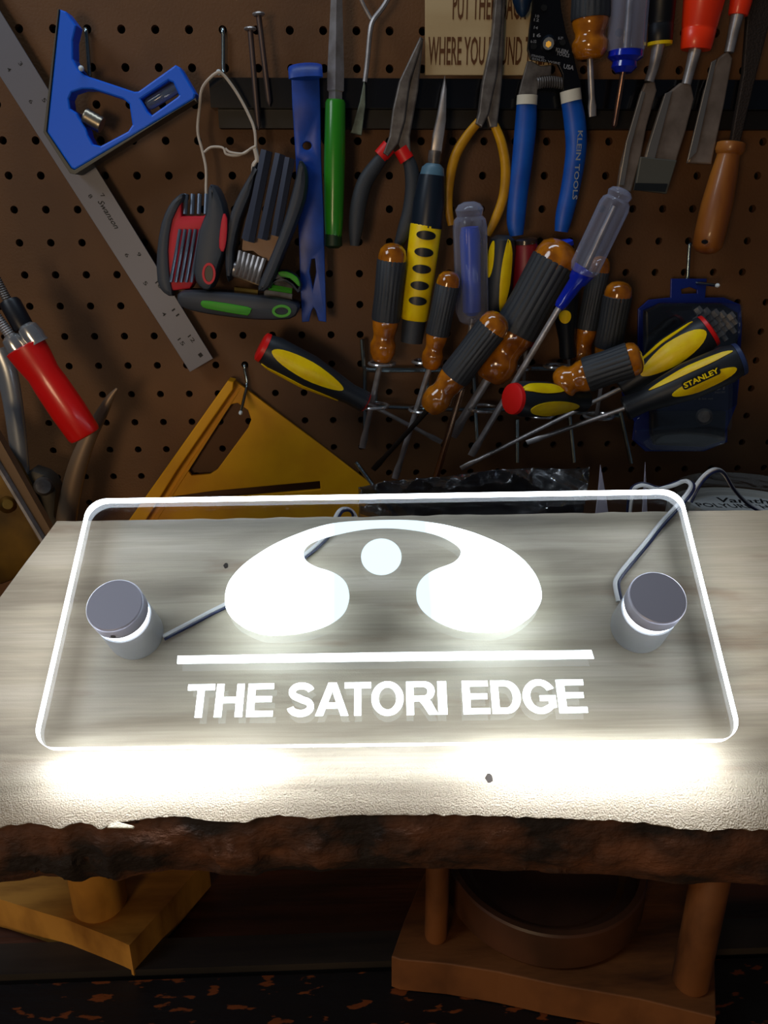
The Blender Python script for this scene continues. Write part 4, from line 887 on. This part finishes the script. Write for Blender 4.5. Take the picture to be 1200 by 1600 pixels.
mk('package_lettering', join(wtext('31', (1119, 610), (1132, 609), 9, .0176, .02), wtext('PIECES', (1117, 615), (1133, 614), 3, .0176, .01), wtext('handle containing driver & bit set', (1022, 627), (1114, 625), 4, .0176, .01)), wt, bp_, label='small white lettering')
# ================================================================== speed square
ss = root('speed_square', 'yellow plastic speed square hanging on a hook above the slab', 'speed square', wp(370, 700, .01))
mk('body', plate([[(367, 594), (374, 599), (500, 694), (606, 776), (706, 858), (600, 868), (185, 872), (172, 862), (294, 690)], [(362, 631), (372, 629), (388, 640), (393, 655), (388, 668), (340, 733), (329, 740), (300, 742), (293, 733), (296, 724)], [(262, 776), (335, 766), (500, 751), (501, 764), (400, 773), (300, 780)]], .006, .004, .0006), yelp, ss)
mk('fence_lip', plate([[(358, 592), (367, 594), (366, 606), (280, 730), (190, 874), (160, 872), (205, 808)]], .0125, .016, .001), yelp, ss, label='raised fence along the left edge')
mk('rib', plate([[(377, 606), (372, 608), (207, 860), (214, 862)]], .0085, .0015, .0003), yelp, ss)
# ================================================================== clamps at the left
cl = root('hand_clamp', 'clamp with smooth red handle and twin chrome collars', 'clamp', wp(90, 600, .07))
o_ = .085
ra, rb = wp(38, 540, o_), wp(134, 682, o_); rr_ = pxm(ra)
w_, u_, v_ = axes(rb-ra)
mk('red_handle', lathe(ra, rb, [(0, 29*rr_), (.01, 33*rr_), (.15, 31*rr_), (.3, 27*rr_), (.42, 28.5*rr_), (.7, 29.5*rr_), (.96, 28*rr_), (.99, 26*rr_), (1, 22*rr_)], 36, flat=.7), M('glossy_red', '#e2130e', .3, coat=.4), cl, True, label='bright red plastic grip')
for dx, dy in ((-12, 3), (13, -14)):
    c0 = wp(34+dx, 532+dy, o_); c1_ = c0+w_*.010; mk('chrome_collar', lathe(c0-w_*.006, c1_, [(0, .004), (.15, .0072), (.6, .0085), (.8, .0078), (1, .0085)], 24), chrome, cl, True)
mk('threaded_rod', lathe(wp(-25, 470, o_), wp(22, 532, o_), [(k/40, .0042 if k % 2 else .0036) for k in range(41)], 14), steel, cl, True)
mk('black_sleeve', lathe(wp(14, 470, o_-.01), wp(38, 514, o_-.006), [(0, .0068), (.1, .0078), (.9, .0078), (1, .0072)], 20), M('ink_sleeve', '#17181f', .4), cl, True)
mk('upper_rod', lathe(wp(-12, 424, o_-.01), wp(14, 474, o_-.01), [(k/30, .0036 if k % 2 else .0031) for k in range(31)], 12), dsteel, cl, True)
mk('steel_arm', tube([wp(*q, .05) for q in ((-4, 545), (10, 580), (20, 630), (28, 690), (34, 745), (42, 775))], [.008, .0085, .008, .0075, .007, .006], 14, ell=.6), M('bright_arm', '#9a9ea4', .28, .6), cl, True, label='curved bright steel arm')
jw = root('curved_jaw_tool', 'dark curved steel jaw rising to a bright point below red handle', 'clamp jaw', wp(110, 780, .06))
mk('curved_jaw', tube([wp(*q, .055) for q in ((183, 607), (172, 622), (158, 648), (138, 685), (121, 730), (109, 780), (98, 850))], [.001, .003, .0048, .0062, .0078, .0085, .009], 16, ell=.7), M('brown_steel', '#86705a', .4, .4), jw, True)
mk('pivot', lathe(wp(68, 760, .065), wp(68, 760, .04), [(0, .006), (.2, .008), (1, .008)], 18), dsteel, jw, True)
dg = root('bar_clamp', 'brown steel bar clamp lying diagonally at the left beyond the slab', 'clamp', wp(40, 750, .09))
def beam(a, b, wd, th, mat, par, name):
    d = (b-a).normalized(); _, u, v = axes(d); return mk(name, boxf(a-u*th/2-v*wd/2, (b-a), v*wd, u*th), mat, par)
beam(wp(-30, 652, .10), wp(92, 868, .10), .013, .008, M('brown_bar', '#7a634c', .4, .5), dg, 'clamp_bar')
beam(wp(-34, 672, .106), wp(80, 862, .106), .0022, .008, steel, dg, 'bar_edge')
mk('clamp_body', plate([[(-60, 680), (5, 700), (45, 760), (62, 810), (75, 880), (-60, 900)]], .065, .025, .006, 2), M('ochre_casting', '#7a5a1c', .5, .4, col2='#4a3614', scale=25), dg, True, label='ochre cast body')
mk('bolt', lathe(wp(12, 788, .084), wp(12, 788, .07), [(0, .004), (.3, .007), (1, .008)], 16), brass, dg, True)
mk('rear_jaw', plate([[(40, 740), (75, 735), (95, 760), (92, 800), (110, 850), (40, 850)]], .045, .02, .005, 2), M('grey_casting', '#4a4640', .5, .6), dg, True)
pbk = zp(-10, 930, ZB)
mk('wood_offcut', bbox(-.42, wp(20, 920, .2).x-.0, .43, .475, ZB+.0002, zp(0, 903, ZB).z+.045), M('light_offcut', '#a08a68', .6, col2='#8a7350', scale=20), label='pale wood offcut at the left frame edge below the bar clamp', cat='wood offcut')

GR = {'screwdriver': 'screwdrivers on the pegboard', 'hex key set': 'folding hex key sets on the string', 'hook': 'pegboard hooks', 'nail': 'nails on the rail', 'pliers': 'long nose pliers', 'chisel': 'wood chisels', 'cable': 'cables of the lit sign', 'wood block': 'stand blocks under the slab', 'plastic spike': 'milky plastic spikes'}
for o in bpy.data.objects:
    if o.parent is None and o.get('category') in GR: o['group'] = GR[o['category']]
